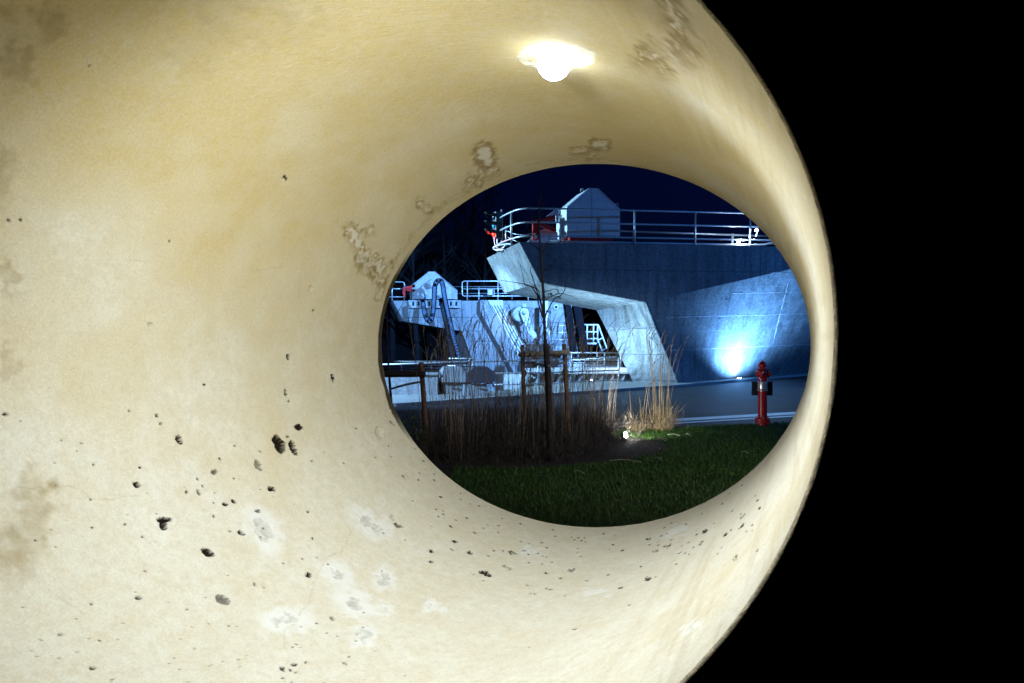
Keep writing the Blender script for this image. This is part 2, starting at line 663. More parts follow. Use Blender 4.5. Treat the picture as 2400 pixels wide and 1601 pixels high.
def build_inner():
    th = np.concatenate([np.linspace(R(168), R(345), 820, endpoint=False), np.linspace(R(345), R(528), 460, endpoint=False)])
    ys = np.linspace(Y0, Y1, 640)
    T, YY = np.meshgrid(th, ys, indexing='ij')
    t = (YY - Y0) / (Y1 - Y0)
    cx = C0[0] + (C1[0] - C0[0]) * t
    cz = C0[1] + (C1[1] - C0[1]) * t
    aa = A0 + (A1 - A0) * t
    bb = B0 + (B1 - B0) * t
    X = cx + aa * np.cos(T)
    Z = cz + bb * np.sin(T)
    P = np.stack([X.ravel(), YY.ravel(), Z.ravel()], 1)
    nrm = np.stack([(np.cos(T) / aa).ravel(), np.zeros(T.size), (np.sin(T) / bb).ravel()], 1)
    nrm /= np.linalg.norm(nrm, axis=1)[:, None]
    # where each surface point lies in the photograph: used to copy the wall's marks, painted pit shade included, onto the wall
    px = HX + P[:, 0] / P[:, 1] * FPX
    py = HY - (P[:, 2] - CAMZ) / P[:, 1] * FPX
    m2p = FPX / P[:, 1]
    n1 = fbm(P, 40, 3, 5) - 0.5
    n2 = fbm(P, 40, 3, 15) - 0.5
    n3 = fbm(P, 90, 3, 25) - 0.5
    n4 = fbm(P, 90, 3, 35) - 0.5
    disp = np.zeros(len(P))
    pale = np.zeros(len(P))
    stain = np.zeros(len(P))
    dirt_shade = np.zeros(len(P))
    scrape = np.zeros(len(P))
    crack = np.zeros(len(P))
    sm = lambda x: np.clip(x, 0, 1) ** 2 * (3 - 2 * np.clip(x, 0, 1))
    # ---- air holes: photo position, half sizes, tilt
    pits = [(654, 1041, 11, 18, 25, 1.3), (686, 1049, 6, 15, 20, 1.2), (700, 1002, 8, 5, -15, 1.2), (419, 1030, 7, 10, 30, 1.2), (320, 1137, 7, 5, -10, 1.0),
            (384, 1218, 14, 6, 0, 1.0), (384, 1232, 6, 9, 10, 1.2), (487, 1295, 13, 6, -35, 1.0), (521, 1405, 15, 9, -25, 0.8), (605, 1089, 5, 12, 30, 0.8), (637, 1146, 7, 5, -35, 1.0),
            (890, 1016, 8, 13, 15, 0.35), (675, 836, 3, 7, 15, 1.2), (779, 887, 3, 8, 0, 1.1), (670, 921, 3, 7, 5, 1.2), (501, 1107, 6, 5, 30, 0.9), (515, 1076, 3, 3, 0, 1.2),
            (466, 1154, 3, 6, 20, 1.2), (438, 1154, 4, 4, 0, 1.2), (463, 1122, 2, 4, 20, 1), (475, 1139, 2, 3, 0, 1), (527, 1182, 5, 3, -20, 1.2), (547, 1176, 5, 3, -35, 1.2), (565, 1250, 7, 4, -35, 1.2), (539, 1245, 4, 2, 0, 1),
            (325, 1400, 6, 4, -15, 1.2), (213, 1416, 4, 3, 0, 1.2), (142, 1486, 4, 4, 0, 1.2), (218, 1565, 5, 4, 0, 1.2), (181, 1529, 3, 2, 0, 1.2), (367, 974, 4, 4, 0, 1.2),
            (377, 994, 4, 4, 0, 1.2), (303, 962, 3, 3, 0, 1.2), (479, 902, 3, 3, 0, 1.2), (219, 1089, 3, 3, 0, 1), (84, 1268, 3, 3, 0, 1.2), (439, 1428, 3, 3, 0, 1.2),
            (335, 1259, 3, 2, 0, 1.2), (597, 1370, 3, 4, 0, 1.2), (723, 1348, 5, 5, 0, 1), (660, 1568, 5, 3, 0, 1.2), (681, 1571, 4, 3, 0, 1.2), (690, 1558, 5, 3, 0, 1.2),
            (456, 1521, 2, 2, 0, 1.2), (733, 1263, 3, 3, 0, 1.2), (13, 970, 6, 3, -10, 1.2), (604, 1198, 5, 3, 0, .9), (293, 1229, 3, 3, 0, 1), (501, 1210, 3, 3, 0, 1),
            (722, 1199, 3, 3, 0, 1), (677, 940, 2, 3, 0, 1), (674, 1023, 3, 3, 0, 1.2), (327, 1096, 3, 2, 0, 1), (778, 1450, 5, 4, -30, .8), (482, 1400, 2, 2, 0, 1), (808, 1554, 6, 2, -35, .8),
            (1139, 1344, 15, 5, -25, 1.0), (1190, 1329, 13, 4, -15, .7), (1202, 1295, 10, 3, -8, 1), (1101, 1295, 7, 4, -25, 1), (1067, 1269, 6, 3, -15, 1), (1286, 1380, 9, 3, -10, 1),
            (1338, 1337, 9, 3, 8, .8), (1518, 1356, 9, 3, 8, 1), (1520, 1263, 7, 3, 0, 1), (1564, 1280, 10, 3, 12, 1), (1651, 1246, 8, 4, 30, 1), (1535, 1291, 8, 3, 8, .8), (1454, 1377, 6, 2, 0, 1),
            (1740, 1210, 9, 2, 50, 1), (1738, 1234, 9, 2, 45, 1), (1700, 1253, 7, 3, 45, 1), (1724, 1309, 9, 2, 45, .9), (1345, 1474, 5, 2, 5, 1), (1012, 1290, 5, 4, -40, 1), (932, 1231, 7, 4, -25, .9), (921, 1214, 4, 7, 35, .5),
            (1010, 1317, 5, 3, 0, 1), (1240, 1372, 8, 2, -8, .8), (668, 418, 5, 3, -40, 1), (398, 567, 3, 2, 0, 1), (20, 515, 4, 3, 0, 1), (48, 515, 3, 2, 0, 1), (734, 728, 3, 3, 0, 1), (728, 677, 5, 6, 0, .3), (353, 760, 5, 4, 0, .5), (210, 155, 3, 2, 0, 1)]
    for _ in range(230):
        if random.random() < 0.46:
            a, b_ = random.uniform(40, 950), 1600 - 620 * random.random() ** 1.4
            s = random.choice((1.4, 1.6, 2.0, 2.4))
            pits.append((a, b_, s, s, 0, 1.2))
        else:
            a = random.uniform(900, 1780)
            f = (a - 1397) / 503
            base = 810 + 426 * math.sqrt(max(0, 1 - min(1, f * f))) if abs(f) < 1 else 1050
            b_ = base + 12 + abs(random.gauss(0, 95))
            s = random.choice((1.35, 1.5, 1.8, 2.3))
            pits.append((a, b_, s * 1.8, s * 0.8, (a - 1350) * 0.11, random.uniform(0.75, 1.05)))
    for (a, b_, rx, ry, ang, dep) in pits:
        q = max(rx, ry) * 1.7 + 4
        k = np.nonzero((np.abs(px - a) < q) & (np.abs(py - b_) < q))[0]
        if len(k) == 0:
            continue
        c, s = math.cos(R(ang)), math.sin(R(ang))
        big = max(rx, ry)
        wv = (n1[k] * 0.7 + n3[k] * 1.3) * min(8, big * 0.75)
        wu = (n2[k] * 0.7 + n4[k] * 1.3) * min(8, big * 0.75)
        ux = px[k] - a + wv
        uy = -(py[k] - b_) + wu
        lx, ly = ux * c + uy * s, -ux * s + uy * c
        gs = 1.15 if big > 4 and a < 1000 else 0.92
        e = (lx / (max(rx, 1.45) * gs)) ** 2 + (ly / (max(ry, 1.45) * gs)) ** 2
        size = min(rx, ry, 9) / m2p[k]
        d = np.where(e < 1, size * 2.3 * dep * np.sqrt(np.clip(1 - e, 0, 1)) ** 0.7, 0)
        disp[k] = np.maximum(disp[k], d)
        dirt_shade[k] = np.maximum(dirt_shade[k], sm((1.35 - e) / 0.3) * min(1.0, dep * dep))  # dark colour also paints in the shade of each dirty pit
    # ---- ground-out repairs: white halo, rough grey heart
    for (a, b_, cx_, cy_, hx_, hy_, ang) in [(618, 1246, 20, 34, 40, 72, 25), (869, 1228, 42, 11, 66, 30, -30), (793, 1345, 15, 10, 46, 36, -40), (900, 1358, 17, 11, 32, 30, -25),
                                             (830, 1414, 19, 11, 72, 32, -25), (670, 1453, 22, 10, 75, 34, 8), (853, 1493, 13, 16, 30, 32, -20), (905, 1425, 10, 7, 26, 18, 0), (1020, 1420, 8, 4, 26, 18, 0),
                                             (1400, 1390, 4, 2, 40, 10, 5), (1620, 1470, 4, 2, 35, 9, 40), (1580, 1246, 4, 2, 45, 10, 22), (1240, 1292, 4, 2, 30, 8, 0)]:
        c, s = math.cos(R(ang)), math.sin(R(ang))
        k = np.nonzero((np.abs(px - a) < 130) & (np.abs(py - b_) < 130))[0]
        ux, uy = px[k] - a + n1[k] * 48 + n3[k] * 14, -(py[k] - b_) + n2[k] * 48 + n4[k] * 14
        lx, ly = ux * c + uy * s, -ux * s + uy * c
        eh = np.sqrt((lx / hx_) ** 2 + (ly / hy_) ** 2)
        ec = np.sqrt(((lx + n4[k] * 10) / cx_) ** 2 + ((ly + n3[k] * 10) / cy_) ** 2)
        pale[k] = np.maximum(pale[k], 0.62 * sm((1.3 - eh) / 0.85))
        cc = sm((1.1 - ec) / 0.4)
        scrape[k] = np.maximum(scrape[k], cc * (0.5 + 1.2 * n3[k]))
        disp[k] = np.maximum(disp[k], cc * (0.003 + 0.008 * np.abs(n3[k])))
    # ---- hairline cracks
    def poly_d(pts, wob=7):
        x, y = px + n1 * wob * 2, py + n2 * wob * 2
        d = np.full(len(P), 1e9)
        for (x0, y0), (x1, y1) in zip(pts[:-1], pts[1:]):
            vx, vy = x1 - x0, y1 - y0
            tt = np.clip(((x - x0) * vx + (y - y0) * vy) / (vx * vx + vy * vy), 0, 1)
            d = np.minimum(d, np.hypot(x - x0 - tt * vx, y - y0 - tt * vy))
        return d
    for pts in ([(833, 1225), (801, 1298), (767, 1304), (743, 1351), (725, 1408), (686, 1466), (668, 1482), (675, 1550), (668, 1601)],
                [(40, 1140), (110, 1145), (165, 1138), (215, 1170), (330, 1160)]):
        d = poly_d(pts, 10)
        crack = np.maximum(crack, 0.45 * sm((1.9 - d) / 1.2) * np.clip(0.7 + 3 * n1, 0.1, 1))
    for pts in ([(325, 1355), (352, 1300)], [(40, 690), (75, 682)], [(590, 637), (665, 625)], [(300, 610), (350, 612)], [(700, 700), (705, 650)], [(110, 1380), (200, 1440)]):
        d = poly_d(pts, 2)
        crack = np.maximum(crack, 0.22 * sm((2.4 - d) / 1.6))
    # ---- water marks: pale heart, brown tide line
    def tide(pts, rad, halo, amt, wob=16, heart=0.45):
        d = poly_d(pts, wob) + n3 * 12
        inner = sm((rad - d) / 7)
        line = sm((d - rad * 0.5) / 6) * sm((rad + halo * 1.3 - d) / max(6, halo * 1.5)) * np.clip(0.75 + 2.2 * n2, 0.2, 1.2)
        np.maximum(pale, inner * heart, out=pale)
        np.maximum(stain, np.clip(line * amt * 2.1, 0, 0.9), out=stain)
    tide([(1135, 360), (1137, 372)], 23, 9, 0.5, 10)
    tide([(1130, 392), (1120, 430)], 5, 10, 0.6, 10)
    tide([(1143, 405), (1160, 398)], 6, 7, 0.6, 8)
    tide([(1108, 418), (1095, 440)], 4, 12, 0.6, 10)
    tide([(1395, 340), (1418, 338)], 11, 8, 0.6, 8)
    tide([(1398, 352), (1380, 368)], 4, 7, 0.6, 8)
    tide([(1345, 356), (1372, 352)], 5, 9, 0.5, 8)
    tide([(822, 540), (845, 570), (850, 600), (882, 628), (900, 622)], 12, 12, 0.5, 28)
    tide([(842, 610), (868, 640), (895, 660)], 6, 14, 0.6, 20)
    tide([(862, 545), (872, 540)], 7, 6, 0.4, 12)
    tide([(985, 480), (1005, 492)], 5, 10, 0.6, 10)
    tide([(895, 680), (890, 700)], 3, 8, 0.6, 10)
    tide([(1560, 5), (1575, 40), (1597, 70), (1590, 110), (1545, 130), (1510, 135)], 5, 39, 0.5, 26, 0.6)
    tide([(1590, 112), (1620, 138)], 5, 36, 0.5, 22, 0.6)
    tide([(1545, 130), (1555, 168)], 4, 30, 0.5, 20, 0.6)
    tide([(1530, 95), (1560, 115)], 3, 18, 0.36, 18, 0.5)
    for pts in ([(1180, 402), (1110, 440), (1040, 485), (1000, 515), (960, 560), (925, 615)], [(1150, 408), (1060, 462), (1010, 500)], [(1230, 388), (1330, 372), (1420, 372), (1520, 395), (1600, 432), (1680, 490), (1760, 560)],
                [(1500, 388), (1590, 420), (1680, 480), (1740, 535)], [(1640, 440), (1720, 500), (1800, 600), (1850, 690)]):
        d = poly_d(pts, 7) + n3 * 10
        stain = np.maximum(stain, 0.55 * sm((5 - d) / 5) * np.clip(0.6 + 2 * n1, 0, 1))
    for (a, b_, rx, ry, amt) in [(120, 60, 55, 60, .5), (40, 150, 45, 70, .45), (10, 640, 25, 60, .45), (25, 860, 28, 50, .35), (10, 20, 40, 40, .35), (75, 1190, 70, 95, .5), (35, 1290, 75, 80, .48), (0, 400, 26, 130, .3),
                                 (540, 80, 130, 60, .16), (700, 60, 90, 50, .16), (450, 130, 80, 60, .14), (1240, 60, 60, 40, .12)]:
        e = np.sqrt(((px - a + n1 * 110 + n3 * 30) / rx) ** 2 + ((py - b_ + n2 * 110 + n4 * 30) / ry) ** 2)
        stain = np.maximum(stain, 1.5 * amt * sm((1.25 - e) / 0.9) * (0.65 + 1.1 * n2))
    # streaks drawn along the right-hand wall, and a dark band painted as shade at the far mouth
    aa_ = np.arctan2((P[:, 2] - 1.74), (P[:, 0] - 0.0))
    sp = np.stack([np.cos(T.ravel()) * 20, YY.ravel() * 1.4, np.sin(T.ravel()) * 20], 1)
    right = sm((np.cos(T.ravel()) - 0.25) / 0.5)
    sv = fbm(sp, 1.6, 4, 77)
    stain = np.maximum(stain, right * 0.14 * sm((sv - 0.56) / 0.16))
    pale = np.maximum(pale, right * 0.10 * sm((0.44 - sv) / 0.14))
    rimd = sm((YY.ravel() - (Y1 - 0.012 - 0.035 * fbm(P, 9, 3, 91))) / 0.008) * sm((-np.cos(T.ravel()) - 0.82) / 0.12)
    dirt_shade = np.maximum(dirt_shade, rimd * 0.93)
    # ochre blotches, thickened towards the crown to paint its golden bounced light
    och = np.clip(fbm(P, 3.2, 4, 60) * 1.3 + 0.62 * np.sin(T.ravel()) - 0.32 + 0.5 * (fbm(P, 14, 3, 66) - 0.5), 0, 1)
    # the hole broken out for the lamp
    e = ((px - 1305 + n1 * 14 + n3 * 16) / 88) ** 2 + ((py - 133 + n2 * 8 + n4 * 8) / 31) ** 2
    disp = np.maximum(disp, np.where(e < 1, 0.006 * np.clip((1 - e) / 0.35, 0, 1) ** 0.6, 0))
    scrape = np.maximum(scrape, 0.6 * sm((1.3 - e) / 0.3) * sm((e - 0.5) / 0.3))
    disp += 0.0022 * (fbm(P, 7, 3, 44) - 0.5)
    # chipped far edge
    last = sm((YY.ravel() - (Y1 - 0.012)) / 0.012)
    P2 = P + nrm * disp[:, None]
    P2[:, 1] += last * 0.010 * (fbm(P, 26, 3, 12) - 0.5)
    nt, ny = T.shape
    idx = np.arange(nt * ny).reshape(nt, ny)
    nx = np.roll(idx, -1, axis=0)
    F = np.stack([idx[:, :-1], idx[:, 1:], nx[:, 1:], nx[:, :-1]], -1).reshape(-1, 4)
    me = np_mesh('inner_wall', P2, F)
    for nm, ch in (('marks', (pale, stain, dirt_shade)), ('marks2', (scrape, np.clip(och, 0, 1), crack))):
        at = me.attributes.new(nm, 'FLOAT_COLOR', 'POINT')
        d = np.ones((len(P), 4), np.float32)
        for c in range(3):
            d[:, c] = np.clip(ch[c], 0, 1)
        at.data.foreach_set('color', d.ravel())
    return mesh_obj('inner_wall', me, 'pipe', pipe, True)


build_inner()
# rough near edge (chamfer), far face and outer shell
bm = BM()
K = 640
rows = []
for j, (off, y) in enumerate(((0.0, Y0), (0.0003, Y0 - 0.0015), (0.0006, Y0 - 0.003), (0.001, Y0 - 0.0045), (0.0018, Y0 - 0.0055), (0.0035, Y0 - 0.006))):
    row = []
    for k in range(K):
        th = 2 * math.pi * k / K
        p = pipe_pt(th, Y0)
        nz = mnoise.fractal(p * 40, 1.0, 2.0, 4)
        lump = max(0, mnoise.noise(p * 9)) if j in (2, 3) else 0
        wgt = 0 if j in (0, 5) else 1
        q = pipe_pt(th, Y0, off + wgt * (0.0007 * nz + 0.0012 * lump))
        q.y = y - wgt * 0.0015 * nz
        row.append(bm.verts.new(q))
    rows.append(row)
for a, b_ in zip(rows[:-1], rows[1:]):
    for k in range(K):
        bm.faces.new((a[k], a[(k + 1) % K], b_[(k + 1) % K], b_[k]))
mesh_obj('broken_rim', bm, 'rim', pipe)
bm = BM()
rows = []
for off, y in ((0.0, Y1 + 0.001), (0.02, Y1 + 0.012), (0.13, Y1 + 0.012), (0.13, Y0 + 0.2)):
    rows.append([bm.verts.new(pipe_pt(2 * math.pi * k / 160, min(y, Y1), off) + Vector((0, max(0, y - Y1), 0))) for k in range(160)])
for a, b_ in zip(rows[:-1], rows[1:]):
    for k in range(160):
        bm.faces.new((a[k], a[(k + 1) % 160], b_[(k + 1) % 160], b_[k]))
mesh_obj('outer_shell', bm, 'rim', pipe, True)
# added black wall hiding the outside, its colour standing for darkness
hw = BM()
inner = [hw.verts.new(pipe_pt(2 * math.pi * k / 160, Y0, 0.003) + Vector((0, -0.0058, 0))) for k in range(160)]
x0, x1, z0, z1 = -4.0, 5.0, -0.2, 4.6
outer = []
for k in range(160):
    th = 2 * math.pi * k / 160
    dx, dz = math.cos(th), math.sin(th)
    s = min((x1 - C0[0]) / dx if dx > 1e-6 else 1e9, (x0 - C0[0]) / dx if dx < -1e-6 else 1e9, (z1 - C0[1]) / dz if dz > 1e-6 else 1e9, (z0 - C0[1]) / dz if dz < -1e-6 else 1e9)
    outer.append(hw.verts.new((C0[0] + dx * s, Y0 - 0.0058, C0[1] + dz * s)))
ob = [hw.verts.new(v.co + Vector((0, 0.2, 0))) for v in outer]
ib = [hw.verts.new(pipe_pt(2 * math.pi * k / 160, Y0 + 0.172, 0.10)) for k in range(160)]
for k in range(160):
    n = (k + 1) % 160
    hw.faces.new((inner[k], inner[n], outer[n], outer[k]))
    hw.faces.new((outer[k], outer[n], ob[n], ob[k]))
    hw.faces.new((ob[k], ob[n], ib[n], ib[k]))
recentre(tag(mesh_obj('dark_surround', hw, 'unlit_black'), 'added black wall standing for darkness around the near pipe mouth', 'wall'), (0.5, 1.05, 0))

# lamp let into the crown of the pipe
lp = Vector((0.113, 1.80, 2.505))
pl = thing('pipe_lamp', 'dazzling white lamp let into a ragged hole in the pipe crown', 'lamp', lp)
rotn = Vector((-0.15, 0.02, -1)).to_track_quat('Z', 'Y').to_matrix()
bm = lathe(BM(), [(0.030, -0.03), (0.044, -0.03), (0.044, -0.012), (0.030, -0.014)], lp, rot=rotn, seg=28)
mesh_obj('housing', bm, 'silver', pl, True)
bm = lathe(BM(), [(max(0.002, 0.045 * math.sin(math.pi * k / 10)), 0.014 - 0.045 * math.cos(math.pi * k / 10)) for k in range(11)], lp, rot=rotn, seg=16)
mesh_obj('lens', bm, 'lens', pl, True)

lamp('pipe_lamp_light', 'SPOT', (0.120, 1.80, 2.425), 42, (0.84, 0.96, 1.12), 0.03, (0.120 + 0.08, 1.80 - 0.22, 2.405 - 0.95), 150, 1.0)
# unseen fill light added above the frame to even out the pipe interior
lamp('pipe_lamp_light', 'SPOT', (-0.22, 1.10, 2.36), 60, (0.88, 0.97, 1.06), 0.06, (-0.22, 2.15, 1.42), 160, 0.8)  # unseen added fill, not a second pipe lamp

# ------------------------------------------------------------------ near weir pier
def deck_y(x):
    return 21.4 + 0.141 * (x - 0.25)


DZ = 4.40
nA = Vector((0.25, 21.4, DZ))                        # nose, near top
nB = Vector((0.914, 21.49, 3.14))                    # nose, near bottom
nC = Vector((4.30, 21.97, 2.54))                     # knee, near
nD = Vector((5.42, 22.13, GZ - 0.05))                # foot, near
fA = Vector((-0.98, 26.5, DZ))
fB = Vector((-0.30, 26.6, 3.05))
fC = Vector((3.28, 26.5, 2.38))
fD = Vector((4.06, 22.45, GZ - 0.05))
rT = Vector((12.0, deck_y(12.0), DZ))                # top right, near
rM = Vector((12.0, deck_y(12.0), 4.28))
rD = Vector((11.75, 27.1, GZ - 0.05))
rTb = Vector((11.0, 28.3, DZ))
rDb = Vector((11.0, 30.0, GZ - 0.05))
pier = thing('weir_pier', 'massive angular concrete weir pier with overhanging nose and slanting leg', 'weir pier', (6, 23, GZ))
bm = BM()
quad_patch(bm, nB, nC, Vector((4.30, 21.97, DZ)), nA, 24, 12)
quad_patch(bm, nC, rM, rT, Vector((4.30, 21.97, DZ)), 24, 12)
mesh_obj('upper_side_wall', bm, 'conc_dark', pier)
bm = BM()
quad_patch(bm, nD, rD, rM, nC, 40, 24)
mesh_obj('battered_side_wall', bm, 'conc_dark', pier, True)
bm = BM()
quad_patch(bm, nA, nB, fB, fA, 8, 12)
mesh_obj('nose_face', bm, 'conc', pier)
bm = BM()
quad_patch(bm, nB, nC, fC, fB, 16, 12)
mesh_obj('soffit', bm, 'conc', pier, True)
bm = BM()
quad_patch(bm, nC, nD, fD, fC, 16, 12)
mesh_obj('leg_face', bm, 'conc', pier, True)
bm = BM()
for f in ((nA, fA, rTb, rT), (rT, rTb, rDb, rD), (rT, rM, rD)):
    bm.faces.new([bm.verts.new(p) for p in f])
for f in ((fA, fB, fC, Vector((11.0, 28.3, 2.3)), rTb), (fC, fD, rDb, Vector((11.0, 28.3, 2.3)))):
    bm.faces.new([bm.verts.new(p) for p in f])
mesh_obj('deck', bm, 'conc', pier)
# cast joints: ridges of laitance and grooves that stand on the walls
def on_wall(u, v, o=0.006):
    p = nD * (1 - u) * (1 - v) + rD * u * (1 - v) + rM * u * v + nC * (1 - u) * v
    nrm = ((rD - nD).cross(nC - nD)).normalized()
    if nrm.y > 0:
        nrm = -nrm
    return p + nrm * o


def wall_at(x, z):
    best = None
    for iu in range(401):
        u = iu / 400
        top = nC.z + (rM.z - nC.z) * u
        v = (z - nD.z) / (top - nD.z)
        p = on_wall(u, v, 0.0)
        if best is None or abs(p.x - x) < abs(best.x - x):
            best = p
    return best


def joint(pts, r, mat, name='cast_joint'):
    """pts: (share along the wall, height)"""
    path = []
    for a, b_ in zip(pts[:-1], pts[1:]):
        n = 40
        for k in range(n):
            t = k / n
            u, z = a[0] + (b_[0] - a[0]) * t, a[1] + (b_[1] - a[1]) * t
            if a[0] == b_[0]:                              # an upright joint: its first value is a world x
                p = wall_at(a[0] + 0.008 * mnoise.noise(Vector((z * 5, a[0], 2))), z)
                path.append(p)
                continue
            top = nC.z + (rM.z - nC.z) * u
            v = (z - nD.z + 0.02 * mnoise.noise(Vector((u * 30, z * 8, r * 100)))) / (top - nD.z)
            if v < 0.995:
                path.append(on_wall(u + 0.0015 * mnoise.noise(Vector((z * 6, u * 40, 1))), v, -0.25 * r))
    rr = [r * (0.35 + 0.9 * abs(mnoise.noise(p * 4))) for p in path]
    mesh_obj(name, tube(BM(), path, rr, 5), mat, pier)


joint([(0.02, 0.98), (0.98, 1.10)], 0.026, 'joint')
joint([(0.06, 2.05), (0.98, 2.25)], 0.017, 'joint')
joint([(0.38, 2.85), (0.98, 3.0)], 0.018, 'joint')
joint([(7.2, 1.05), (7.2, 2.0)], 0.014, 'joint')
joint([(7.2, 2.1), (7.2, 3.2)], 0.010, 'groove')
joint([(6.2, 2.05), (6.2, 2.8)], 0.009, 'joint')
joint([(9.3, 1.05), (9.3, 3.4)], 0.020, 'joint')
joint([(7.35, -0.1), (7.35, 1.0)], 0.014, 'groove')
joint([(0.17, 2.09), (0.31, 2.12)], 0.012, 'groove')
joint([(0.14, 1.6), (0.32, 1.62)], 0.007, 'joint')
joint([(0.36, 3.05), (0.66, 3.12)], 0.006, 'joint')
for z in (3.55,):
    bm = tube(BM(), [Vector((x, deck_y(x) - 0.002, z)) for x in np.linspace(0.75, 11.9, 30)], 0.010, 4)
    mesh_obj('cast_joint', bm, 'groove', pier)
for x in (3.0, 5.6, 8.2):
    bm = tube(BM(), [(x, deck_y(x) - 0.002, DZ - 0.02), (x, deck_y(x) - 0.002, 3.4)], 0.008, 4)
    mesh_obj('cast_joint', bm, 'groove', pier)
for t in (0.30, 0.62, 0.93):
    a = nC.lerp(nD, t)
    b_ = fC.lerp(fD, t)
    path = [a.lerp(b_, s) + Vector((-0.003, -0.003, 0)) for s in np.linspace(0.02, 0.98, 14)]
    mesh_obj('cast_joint', tube(BM(), path, 0.009, 4), 'groove', pier)
# drip edge strips along the side wall's arrises
for a, b_ in ((nB, nC), (nC, nD), (nA, nB)):
    mesh_obj('arris_strip', tube(BM(), [a + Vector((0, -0.004, 0)), b_ + Vector((0, -0.004, 0))], 0.022, 5), 'conc', pier)
# form-tie holes
for _ in range(26):
    u, v = random.uniform(0.1, 0.95), random.choice((0.12, 0.2, 0.42, 0.52, 0.7, 0.86)) + random.uniform(-.03, .03)
    bm = BM()
    bmesh.ops.create_icosphere(bm, subdivisions=1, radius=random.uniform(0.02, 0.05), matrix=Matrix.Translation(on_wall(u, v, -0.008)))
    mesh_obj('tie_hole', bm, 'groove', pier)


# ------------------------------------------------------------------ railings
def railing(name, label, loc, posts, rails, pr, rr, mat='galv', cat='railing', group=None):
    t = thing(name, label, cat, loc, group)
    for p in posts:
        mesh_obj('post', tube(BM(), p, pr, 8), mat, t, True)
    for r_ in rails:
        mesh_obj('rail', tube(BM(), r_, rr, 8), mat, t, True)
    return t


def dk(x, z, back=0.0):
    return Vector((x - 0.245 * back, deck_y(x) + 0.12 + back, z))


turn = [(-0.50, 23.95), (-0.30, 23.15), (-0.02, 22.35), (0.22, 21.85), (0.62, 21.62), (1.2, 21.66)]
rails = []
for dz in (1.10, 0.66, 0.22):
    rails.append(smooth_path([Vector((x, y, DZ + dz)) for x, y in turn] + [dk(x, DZ + dz) for x in (3.0, 5.5, 8.5, 11.8)], 6))
posts = [[(-0.02, 22.35, DZ - 0.02), (-0.02, 22.35, DZ + 1.1)]] + [[dk(x, DZ - 0.02), dk(x, DZ + 1.1)] for x in (1.52, 3.96, 5.99, 7.88, 9.8)]
rl = railing('deck_railing', 'three rail steel railing along the big pier deck, curving round its nose', (4, 22, DZ), posts, rails, 0.032, 0.028)
bm = BM()
loop = [W(1183, 585, 23.6), W(1165, 586, 23.9), W(1157, 582, 24.0), W(1166, 576, 23.8), W(1190, 572, 23.0), W(1202, 574, 22.6)]
mesh_obj('end_loop', tube(bm, smooth_path(loop), 0.035, 8), 'galv', rl, True)
for (a, b_) in ((W(1166, 592, 24.1), W(1166, 545, 24.1)), (W(1186, 578, 23.2), W(1186, 530, 23.2))):
    mesh_obj('post', tube(BM(), [a, b_], 0.03, 8), 'galv', rl, True)
for pts in ([W(1185, 540, 23), W(1205, 548, 22.6), W(1230, 551, 22.3), W(1250, 545, 22.3)], [W(1190, 556, 23), W(1215, 567, 22.6), W(1240, 566, 22.3), W(1256, 545, 22.3)]):
    mesh_obj('cable', tube(BM(), smooth_path(pts), 0.010, 5), 'galv', rl, True)

zz = DZ + 0.60
bk = 1.3
rails = [[dk(3.55, zz + 0.02, bk), dk(9.3, zz - 0.06, bk)], smooth_path([dk(1.2, DZ + 0.06, 0.05), dk(5, DZ + 0.06, 0.05), dk(8.0, DZ + 0.06, 0.05), dk(8.6, DZ + 0.12, 0.05), dk(9.4, DZ + 0.22, 0.05)], 4)]
posts = [[dk(4.5, DZ, bk), dk(4.5, zz, bk)], [dk(8.05, DZ, bk), dk(8.05, zz, bk)]]
railing('pipe_barrier', 'low shiny pipe rail on the deck behind the railing, lit by the deck lamps', (6, 23.4, DZ), posts, rails, 0.04, 0.032)

# deck lamps
def deck_lamp(loc, aim, power, label):
    loc = Vector(loc)
    t = thing('deck_lamp', label, 'lamp', loc, 'lamps on the big pier deck')
    rot = (Vector(aim) - loc).to_track_quat('Z', 'Y').to_matrix()
    mesh_obj('housing', bevel(box_bm(loc - rot @ Vector((0, 0, 0.08)), (0.12, 0.10, 0.07), rot), 0.015), 'grey_steel', t)
    mesh_obj('lens', box_bm(loc - rot @ Vector((0, 0, 0.012)), (0.06, 0.05, 0.012), rot), 'led', t)
    mesh_obj('bracket', tube(BM(), [loc - rot @ Vector((0, 0, 0.14)), Vector((loc.x, loc.y + 0.05, loc.z - 0.22))], 0.016, 6), 'galv', t)
    lamp('deck_lamp_light', 'POINT', loc + rot @ Vector((0, 0, 0.10)), power, (0.62, 0.78, 1.0), 0.05)
    return t


def box_bm(c, s, rot=None):
    bm = BM()
    box(bm, c, s, rot)
    return bm


deck_lamp(W(1733, 566, 22.6), W(1790, 545, 21.5), 70, 'small lit lamp low on the deck edge, lower of two beside the rail')
deck_lamp(W(1772, 540, 23.0), W(1730, 552, 22.0), 60, 'small lit lamp on the pipe rail, upper of two at the pipe edge')

